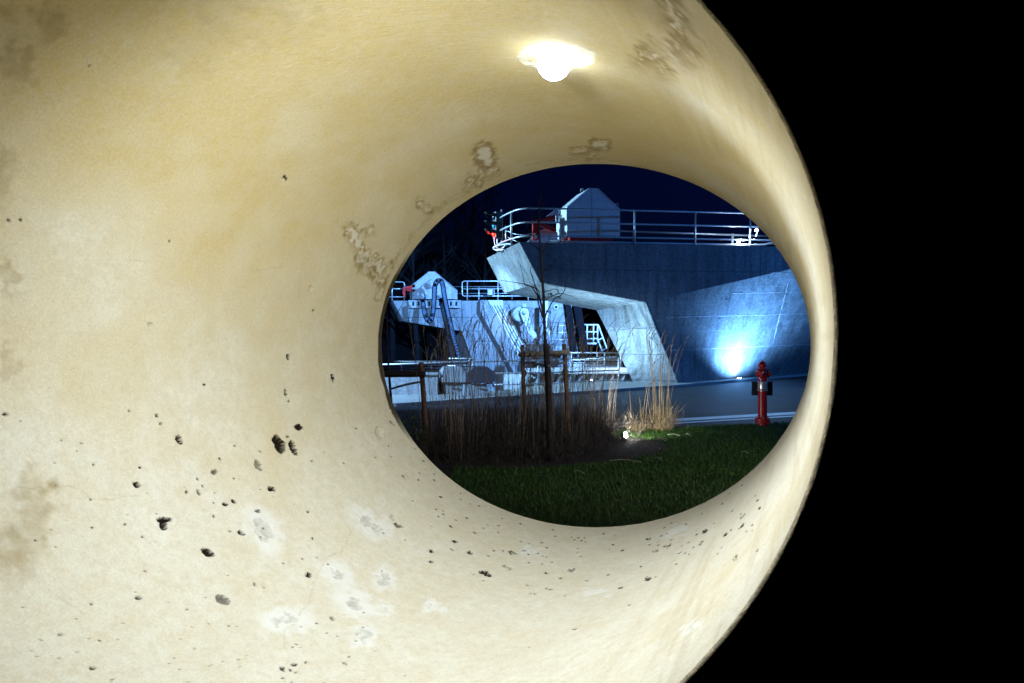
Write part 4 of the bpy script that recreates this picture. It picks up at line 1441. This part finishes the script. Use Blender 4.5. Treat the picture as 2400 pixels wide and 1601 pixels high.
mesh_obj('clamp_ring', lathe(BM(), [(0.083, 0.635), (0.088, 0.64), (0.088, 0.655), (0.083, 0.66)], hb, seg=32), 'silver', t)
for k in range(14):
    a = math.pi + math.pi * k / 13
    bm = BM()
    bmesh.ops.create_icosphere(bm, subdivisions=1, radius=0.009, matrix=Matrix.Translation(Z(0.648) + Vector((0.09 * math.cos(a), 0.09 * math.sin(a), 0))))
    mesh_obj('ring_stud', bm, 'silver', t)
bm = BM()
for sx in (-1, 1):
    box(bm, hb + Vector((sx * 0.128, 0.015, 0.675)), (0.115, 0.006, 0.245))
mesh_obj('sign_plate', bevel(bm, 0.002), 'plate', t)


# ------------------------------------------------------------------ stakes, saplings
def log(name, label, pts, r, mat, cat='stake', group=None, base=None):
    bm = BM()
    path = []
    for a, b_ in zip(pts[:-1], pts[1:]):
        for k in range(8):
            path.append(Vector(a).lerp(Vector(b_), k / 8))
    path.append(Vector(pts[-1]))
    rr = [r * (1 + 0.10 * mnoise.noise(p * 6)) for p in path]
    tube(bm, path, rr, 12)
    o = mesh_obj(name, bm, mat, None, True)
    m = len(o.data.polygons)
    for f in o.data.polygons:
        if len(f.vertices) > 4:
            f.use_smooth = False
    return recentre(tag(o, label, cat, group), pts[0] if base is None else base)


G1 = 'round wooden tree stakes'
def ground(px_, Y):
    p = W(px_, 0, Y)
    return Vector((p.x, p.y, -0.03))


log('tree_stake', 'reddish brown stake at the left end of the log crossbar', [ground(1232, 10.2), W(1224, 808, 10.2)], 0.030, 'wood', 'tree stake', G1)
log('tree_stake', 'brown stake at the right end of the log crossbar', [ground(1336, 9.8), W(1322, 806, 9.8)], 0.033, 'wood', 'tree stake', G1)
log('tree_stake', 'dark stake in front of the sapling, nearest of the tripod', [ground(1291, 9.0), W(1286, 900, 9.05), W(1279, 806, 9.1)], 0.037, 'wood_dark', 'tree stake', G1)
log('stake_crossbar', 'pale round log nailed across the sapling stakes', [W(1217, 832, 10.08), W(1334, 826, 9.72)], 0.036, 'wood_pale', 'crossbar', None, W(1275, 829, 9.9))
log('tree_stake', 'tall brown stake on the left by the pipe edge', [ground(1003, 9.6), W(987, 850, 9.6)], 0.037, 'wood', 'tree stake', G1)
log('stake_crossbar', 'dark half round rail reaching left from the tall stake', [W(880, 878, 9.7), W(996, 876, 9.55)], 0.040, 'wood_dark', 'crossbar', None, W(940, 877, 9.6))
for lab, pts in (('grey tie strap slanting between left sapling and tall stake', [W(912, 913, 9.75), W(950, 902, 9.6), W(988, 895, 9.53), W(993, 897, 9.5)]),
                 ('grey tie strap around sapling trunk and right stake', [W(1222, 850, 10.15), W(1255, 852, 9.7), W(1284, 858, 9.0), W(1310, 852, 9.6), W(1326, 850, 9.72)])):
    bm = BM()
    pa = smooth_path(pts, 6)
    vs = [(bm.verts.new(p + Vector((0, 0, 0.016))), bm.verts.new(p - Vector((0, 0, 0.016)))) for p in pa]
    for a, b_ in zip(vs[:-1], vs[1:]):
        bm.faces.new((a[0], b_[0], b_[1], a[1]))
    bmesh.ops.solidify(bm, geom=bm.faces[:], thickness=0.004)
    recentre(tag(mesh_obj('tree_tie', bm, 'strap'), lab, 'tree tie'), pts[0])


def sapling(label, trunk_pts, Y, r0, branches, berries, base):
    t = thing('sapling', label, 'sapling', base)
    path = smooth_path([W(x, y, Y + dy) for x, y, dy in trunk_pts], 6)
    path[0].z = -0.03
    n = len(path)
    mesh_obj('trunk', tube(BM(), path, [r0 * (1 - 0.88 * i / (n - 1)) for i in range(n)], 8), 'bark', t, True)
    for pts, r in branches:
        dy = random.uniform(-0.25, 0.25)
        pa = smooth_path([W(x, y, Y + dy * k / max(1, len(pts) - 1)) for k, (x, y) in enumerate(pts)], 5)
        m = len(pa)
        mesh_obj('branch', tube(BM(), pa, [r * (1 - 0.75 * i / (m - 1)) for i in range(m)], 6), 'bark', t, True)
    for (x, y) in berries:
        bm = BM()
        for _ in range(7):
            bmesh.ops.create_icosphere(bm, subdivisions=1, radius=random.uniform(0.006, 0.011), matrix=Matrix.Translation(W(x + random.uniform(-6, 6), y + random.uniform(-3, 3), Y + random.uniform(-.03, .03))))
        mesh_obj('berry_cluster', bm, 'berry', t)
    return t


br = [([(1272, 745), (1262, 710), (1258, 680), (1246, 672), (1230, 666), (1200, 661), (1174, 657)], 0.011),
      ([(1258, 690), (1245, 672), (1231, 668), (1226, 650), (1219, 617)], 0.009),
      ([(1275, 752), (1268, 715), (1258, 680), (1248, 650), (1243, 632), (1250, 617)], 0.010),
      ([(1277, 745), (1285, 725), (1300, 700), (1315, 692), (1324, 678), (1328, 655), (1342, 636)], 0.010),
      ([(1274, 705), (1290, 696), (1310, 688), (1325, 690), (1345, 697), (1355, 702)], 0.008),
      ([(1271, 690), (1280, 683), (1300, 678), (1313, 682)], 0.007),
      ([(1313, 690), (1306, 681), (1306, 671)], 0.005),
      ([(1275, 730), (1266, 700), (1262, 680), (1250, 668), (1240, 660)], 0.008),
      ([(1268, 590), (1255, 578), (1243, 566), (1240, 545), (1233, 520), (1231, 498)], 0.008),
      ([(1264, 560), (1253, 540), (1244, 500), (1235, 476)], 0.007),
      ([(1265, 530), (1255, 510), (1244, 490)], 0.006),
      ([(1268, 600), (1276, 585), (1284, 565), (1293, 540), (1299, 515), (1304, 490)], 0.007),
      ([(1268, 600), (1282, 580), (1290, 560), (1300, 535)], 0.006),
      ([(1266, 520), (1272, 490), (1277, 468), (1280, 460)], 0.006),
      ([(1270, 636), (1285, 632), (1296, 618), (1312, 602)], 0.006),
      ([(1290, 628), (1300, 612), (1308, 604)], 0.004),
      ([(1271, 660), (1258, 640), (1245, 618)], 0.006),
      ([(1273, 655), (1264, 662), (1256, 658)], 0.004),
      ([(1262, 480), (1258, 465), (1238, 455), (1225, 430)], 0.004),
      ([(1264, 500), (1275, 470), (1287, 462), (1290, 462)], 0.004),
      ([(1269, 620), (1277, 600), (1272, 585)], 0.004),
      ([(1290, 696), (1292, 690), (1289, 680)], 0.004),
      ([(1277, 770), (1268, 745), (1262, 735)], 0.006)]
sapling('slender bare sapling with dried berries tied between the log stakes', [(1288, 1040, 0), (1286, 980, 0), (1281, 880, 0), (1277, 780, 0), (1273, 680, 0), (1267, 590, 0), (1263, 520, 0), (1266, 460, 0), (1272, 414, 0)], 9.35, 0.032, br,
        [(1281, 695), (1290, 688), (1311, 697), (1274, 741), (1285, 731), (1284, 729), (1255, 775)], ground(1288, 9.35))
sapling('thin bare sapling trunk by the left edge of the pipe mouth', [(922, 1010, 0), (916, 930, 0), (910, 850, 0), (908, 780, 0), (905, 700, 0), (903, 640, 0)], 9.9, 0.024,
        [([(913, 766), (925, 745), (938, 722), (948, 706)], 0.010), ([(910, 800), (900, 770), (892, 750)], 0.008), ([(908, 762), (896, 756), (880, 748)], 0.006)], [], ground(922, 9.9))


# ------------------------------------------------------------------ ornamental grasses
class Strands:
    """thin ribbons (blades, stems, plume hairs) collected into one mesh"""
    def __init__(self):
        self.v, self.f = [], []

    def ribbon(self, pts, w, w1=None, cross=False):
        w1 = w * 0.3 if w1 is None else w1
        n = len(pts)
        d = pts[-1] - pts[0]
        s = Vector((d.y, -d.x, 0))
        if s.length < 1e-4:
            a = random.uniform(0, 6.28)
            s = Vector((math.cos(a), math.sin(a), 0))
        s.normalize()
        a = random.uniform(-0.9, 0.9)
        s = Vector((s.x * math.cos(a) - s.y * math.sin(a), s.x * math.sin(a) + s.y * math.cos(a), 0))
        for ss in ((s, Vector((-s.y, s.x, 0))) if cross else (s,)):
            b = len(self.v)
            for i, p in enumerate(pts):
                ww = (w + (w1 - w) * i / (n - 1)) / 2
                self.v.append(p - ss * ww)
                self.v.append(p + ss * ww)
            for i in range(n - 1):
                self.f.append((b + 2 * i, b + 2 * i + 1, b + 2 * i + 3, b + 2 * i + 2))

    def mesh(self, name, mat, parent):
        me = np_mesh(name, [tuple(p) for p in self.v], self.f)
        return mesh_obj(name, me, mat, parent)


def reed_clump(label, x, y, rad, n_stem, h0, h1, n_blade, hb_, mats, group, plume=1.0):
    t = thing('reed_grass', label, 'ornamental grass', (x, y, 0), group)
    st, bl, pl_ = Strands(), Strands(), Strands()
    wind = Vector((0.10, 0, 0))
    for _ in range(n_stem):
        a, rr = random.uniform(0, 6.28), rad * math.sqrt(random.random())
        b = Vector((x + rr * math.cos(a), y + rr * math.sin(a), 0))
        h = random.uniform(h0, h1) * 1.06
        lean = Vector((math.cos(a), math.sin(a), 0)) * random.uniform(0, 0.20) * h + wind * h * random.uniform(-1.0, 1.3)
        pts = [b + Vector((0, 0, h * s)) + lean * (s ** 1.8) for s in (0, .25, .5, .75, 1)]
        st.ribbon(pts, 0.0085, 0.004, True)
        if random.random() < 0.8 * plume:
            top = pts[-1]
            up = (pts[-1] - pts[-2]).normalized()
            sgn = 1 if random.random() < 0.72 else -1
            side = Vector((sgn * random.uniform(0.4, 1), random.uniform(-0.5, 0.5), 0)).normalized()
            L = random.uniform(0.22, 0.40)
            nod = random.uniform(0.25, 0.9)
            axis = [top + up * (L * (q - 0.25) - 0.35 * nod * L * max(0, q - 0.35) ** 2) + side * (nod * L * 0.8 * max(0, q - 0.1) ** 2) for q in (0, .2, .4, .6, .8, 1)]
            st.ribbon(axis, 0.004, 0.002)
            for k in range(64):
                q = random.random() * 4.99
                p0 = axis[int(q)].lerp(axis[int(q) + 1], q % 1)
                ad = (axis[int(q) + 1] - axis[int(q)]).normalized()
                sd = side * random.uniform(-0.1, 1) + Vector((random.uniform(-1, 1), random.uniform(-1, 1), 0)) * 0.35
                ln = random.uniform(0.04, 0.10) * (1.15 - 0.14 * q)
                pl_.ribbon([p0, p0 + ad * ln * 0.7 + sd * ln * 0.25, p0 + ad * ln * 0.95 + sd * ln * 0.6 - Vector((0, 0, ln * 0.2))], 0.0042, 0.0018)
    for _ in range(int(n_blade * 0.95)):
        a, rr = random.uniform(0, 6.28), rad * math.sqrt(random.random())
        b = Vector((x + rr * math.cos(a), y + rr * math.sin(a), 0))
        h = hb_ * random.uniform(0.45, 1.15)
        a2 = a + random.uniform(-1.2, 1.2)
        out = Vector((math.cos(a2), math.sin(a2), 0)) * random.uniform(0.05, 0.95) * h
        droop = random.uniform(0, 0.95) * h
        kink = Vector((random.uniform(-1, 1), random.uniform(-1, 1), 0)) * 0.09
        pts = [b + out * s + Vector((0, 0, h * s - droop * s ** 3)) + kink * math.sin(s * 5) for s in (0, .2, .4, .6, .8, 1)]
        bl.ribbon(pts, 0.0052, 0.002)
    st.mesh('stems', mats[0], t)['kind'] = 'stuff'
    bl.mesh('blades', mats[1], t)['kind'] = 'stuff'
    if pl_.f:
        pl_.mesh('plumes', mats[2], t)['kind'] = 'stuff'
    return t


LAB = 'tall dry reed grass with feathery plumes in the dark planting bed'
GRP = 'reed grasses in the planting bed'
dm = ('stem', 'straw_dark', 'plume')
for (x, y, rad, ns, h0, h1, nb, hb_) in ((-1.05, 9.7, 0.26, 22, 1.2, 1.75, 300, 0.62), (-0.62, 9.3, 0.28, 22, 1.1, 1.7, 420, 0.60), (-0.35, 9.95, 0.30, 34, 1.2, 1.85, 420, 0.72), (0.0, 9.5, 0.32, 30, 1.2, 1.8, 560, 0.95),
                                         (0.35, 10.1, 0.32, 34, 1.2, 1.8, 520, 0.80), (0.45, 9.3, 0.28, 10, 1.0, 1.5, 420, 0.45), (0.85, 9.9, 0.34, 22, 1.1, 1.7, 480, 0.66), (1.15, 10.5, 0.30, 30, 1.1, 1.65, 480, 0.80),
                                         (1.48, 11.15, 0.22, 22, 1.0, 1.55, 380, 0.66), (0.75, 10.7, 0.3, 26, 1.2, 1.7, 360, 0.75), (-0.8, 10.3, 0.25, 18, 1.2, 1.8, 260, 0.6)):
    reed_clump(LAB, x, y, rad, ns, h0, h1, nb, hb_, dm, GRP)
reed_clump('golden dry grass tussock at the lawn corner lit by the spotlight', 2.55, 11.7, 0.17, 30, 0.9, 1.55, 620, 0.52, ('straw', 'straw', 'plume'), None, 0.8)
reed_clump('small pale tuft between spotlight and golden tussock', 2.12, 11.55, 0.14, 5, 0.5, 0.9, 260, 0.42, ('straw', 'straw', 'plume'), None, 0.4)
# low tangle on the bed
st = Strands()
for _ in range(3600):
    x = random.uniform(-1.5, 2.1)
    y = 9.2 + 0.28 * x + random.uniform(-0.75, 1.1)
    p = Vector((x, min(y, lawn_edge(x) - 0.15), abs(random.gauss(0, 0.26)) + 0.01))
    a = random.uniform(0, 6.28)
    L = random.uniform(0.12, 0.5)
    q = p + Vector((math.cos(a), math.sin(a), random.uniform(-0.1, 0.6))) * L
    q.z = max(0.01, q.z)
    st.ribbon([p, p.lerp(q, 0.5) + Vector((0, 0, random.uniform(0, 0.08))), q], 0.0045, 0.002)
for _ in range(9000):
    cx_, cy_, cr_, ch_ = random.choice(((-0.95, 9.55, 0.45, 0.55), (-0.45, 9.6, 0.5, 0.7), (0.05, 9.6, 0.5, 0.95), (0.1, 9.8, 0.5, 0.9), (0.5, 9.6, 0.45, 0.55), (0.9, 10.0, 0.45, 0.62), (1.25, 10.6, 0.42, 0.75)))
    u, a = math.sqrt(random.random()), random.uniform(0, 6.28)
    p = Vector((cx_ + cr_ * u * math.cos(a), cy_ + cr_ * u * math.sin(a), ch_ * math.sqrt(max(0, 1 - u * u)) * random.random() ** 0.7 + 0.02))
    a = random.uniform(0, 6.28)
    q = p + Vector((math.cos(a), math.sin(a), random.uniform(-0.8, 1.2))).normalized() * random.uniform(0.05, 0.2)
    q.z = max(0.01, q.z)
    st.ribbon([p, p.lerp(q, 0.5) + Vector((0, 0, random.uniform(-0.02, 0.03))), q], 0.0042, 0.002)
stuff(st.mesh('grass_litter', 'straw_dark', None))
# fallen stalks on the lawn
for i, (x0_, y0_, x1_, y1_) in enumerate(((1520, 1032, 1560, 1037), (1536, 1037, 1556, 1040), (1565, 1025, 1590, 1029), (1605, 1022, 1613, 1030), (1430, 1083, 1500, 1095), (1345, 1116, 1368, 1116), (1535, 1078, 1545, 1088), (1738, 1066, 1748, 1072))):
    D = CAMZ * FPX / (((y0_ + y1_) / 2) - HY)
    a, b_ = W(x0_, y0_, D), W(x1_, y1_, D)
    a.z = b_.z = 0.055
    b_.y -= 0.12
    mid = a.lerp(b_, 0.5) + Vector((0, 0.03, 0.015))
    bm = tube(BM(), smooth_path([a, mid, b_], 4), 0.004, 5)
    recentre(tag(mesh_obj('fallen_stalk', bm, 'plume'), 'dry straw stalk lying loose on the dark lawn', 'straw stalk', 'straw stalks on the lawn'), a)

# green shrub at the left edge
sx, sy = -1.42, 9.35
t = thing('green_shrub', 'small green leafy shrub at the foot of the tall stake', 'shrub', (sx, sy, 0))
bm = BM()
for k in range(14):
    a = random.uniform(0, 6.28)
    tube(bm, [Vector((sx, sy, 0)), Vector((sx + 0.14 * math.cos(a), sy + 0.14 * math.sin(a), random.uniform(0.25, 0.5)))], 0.006, 5)
mesh_obj('twigs', bm, 'bark', t)
bm = BM()
for _ in range(420):
    c = Vector((sx + random.gauss(0, 0.13), sy + random.gauss(0, 0.13), abs(random.gauss(0.28, 0.15)) + 0.03))
    rot = Matrix.Rotation(random.uniform(0, 6.28), 3, 'Z') @ Matrix.Rotation(random.uniform(-1.2, 1.2), 3, 'X') @ Matrix.Rotation(random.uniform(-.6, .6), 3, 'Y')
    vs = [bm.verts.new(c + rot @ Vector(p)) for p in ((0, -0.028, 0), (0.015, 0, 0.004), (0, 0.032, 0), (-0.015, 0, 0.004))]
    bm.faces.new(vs)
o = mesh_obj('leaves', bm, 'leaf', t)
o['kind'] = 'stuff'

# ------------------------------------------------------------------ lawn blades
nb = 150000
d = rng.uniform(0, 1, nb)
gy = 4.6 + (12.6 - 4.6) * d ** 0.9
gx = rng.uniform(-1.6, 1.0, nb) * 0 + (-0.9 + rng.uniform(0, 1, nb) * (6.6 + 0.9)) * (0.45 + 0.55 * gy / 12.6)
edge_y = 11.95 + 0.28 * (gx - 2.87)
bedr = ((gx - 0.25) / 2.05) ** 2 + ((gy - 9.9 - 0.16 * (gx - 0.25)) / 1.3) ** 2
keep = (gy < edge_y - 0.02) & (bedr > 1.0 + rng.uniform(-0.12, 0.12, nb))
gx, gy = gx[keep], gy[keep]
nb = len(gx)
tt = np.clip((gy - 2.95) / 2.25, 0, 1)
gz = 0.80 * (1 - tt * tt * (3 - 2 * tt))
pp = np.stack([gx, gy, gz], 1)
hgt = rng.uniform(0.018, 0.055, nb) * (0.7 + 0.7 * fbm(pp, 2.5, 3, 3))
ang = rng.uniform(0, 6.283, nb)
ln = rng.uniform(0, 0.9, nb) * hgt
wd = rng.uniform(0.0025, 0.0045, nb) * (gy / 8)
cw, sw = np.cos(ang + 1.57 + rng.uniform(-.5, .5, nb)), np.sin(ang + 1.57)
V = np.zeros((nb, 5, 3))
for k, (s, w_) in enumerate(((0, 1.0), (0, -1.0), (0.55, 0.8), (0.55, -0.8), (1.0, 0))):
    V[:, k, 0] = gx + np.cos(ang) * ln * s * s + cw * wd * w_
    V[:, k, 1] = gy + np.sin(ang) * ln * s * s + sw * wd * w_
    V[:, k, 2] = gz - 0.004 + hgt * s
base = np.arange(nb)[:, None] * 5
F = np.concatenate([base + np.array([[0, 1, 3]]), base + np.array([[0, 3, 2]]), base + np.array([[2, 3, 4]])])
stuff(mesh_obj('lawn_grass', np_mesh('lawn_grass', V.reshape(-1, 3), F), 'grass'))

# ------------------------------------------------------------------ bare trees on the far bank
def bare_tree(x, y, z, h, label):
    t = thing('bare_tree', label, 'tree', (x, y, z), 'bare trees on the far bank')
    tr = BM()
    top = Vector((x + random.uniform(-.08, .08) * h, y, z + h))
    trunk = [Vector((x, y, z)).lerp(top, s) + Vector((random.uniform(-.01, .01) * h, 0, 0)) for s in (0, .2, .4, .6, .8, 1)]
    tube(tr, trunk, [0.022 * h * (1 - 0.9 * s) for s in (0, .2, .4, .6, .8, 1)], 7)
    mesh_obj('trunk', tr, 'tree_bark', t, True)
    cr = BM()

    def grow(p, d, L, r, lvl):
        q = p + d * L
        mid = p.lerp(q, 0.5) + Vector((random.uniform(-1, 1), random.uniform(-1, 1), random.uniform(-.3, .6))) * L * 0.08
        tube(cr, [p, mid, q], [r, r * 0.75, r * 0.45], 4 if lvl else 5, False)
        if lvl < 3:
            for _ in range(4 if lvl < 2 else 3):
                s = random.uniform(0.35, 1.0)
                nd = (d + Vector((random.uniform(-1, 1), random.uniform(-1, 1), random.uniform(-.3, .7))) * 0.75).normalized()
                grow(p.lerp(q, s), nd, L * random.uniform(0.45, 0.65), max(0.012, r * 0.5), lvl + 1)
    for k in range(11):
        s = random.uniform(0.25, 0.95)
        a = random.uniform(0, 6.28)
        grow(Vector((x, y, z)).lerp(top, s), Vector((math.cos(a), math.sin(a), random.uniform(0.5, 1.4))).normalized(), h * 0.30 * (1.15 - s * 0.7), 0.010 * h * (1.1 - s), 0)
    mesh_obj('crown', cr, 'tree_bark', t)


for (x, y, h) in ((-17, 60, 17), (-13.5, 57, 15), (-10.5, 60, 17), (-7.8, 56, 15), (-5.6, 60, 16), (-2.8, 57, 14), (-0.8, 62, 15), (-15.5, 66, 20), (-9, 68, 20), (-4, 68, 19), (1.5, 66, 14), (-20, 58, 16)):
    bare_tree(x, y, -3.3, h, 'bare winter tree barely visible in the dark behind the far pier')
lamp('bank_light', 'SPOT', (-1.0, 42, 2.0), 900, (0.25, 0.4, 1.0), 0.3, (-9, 60, 5), 90, 0.9)
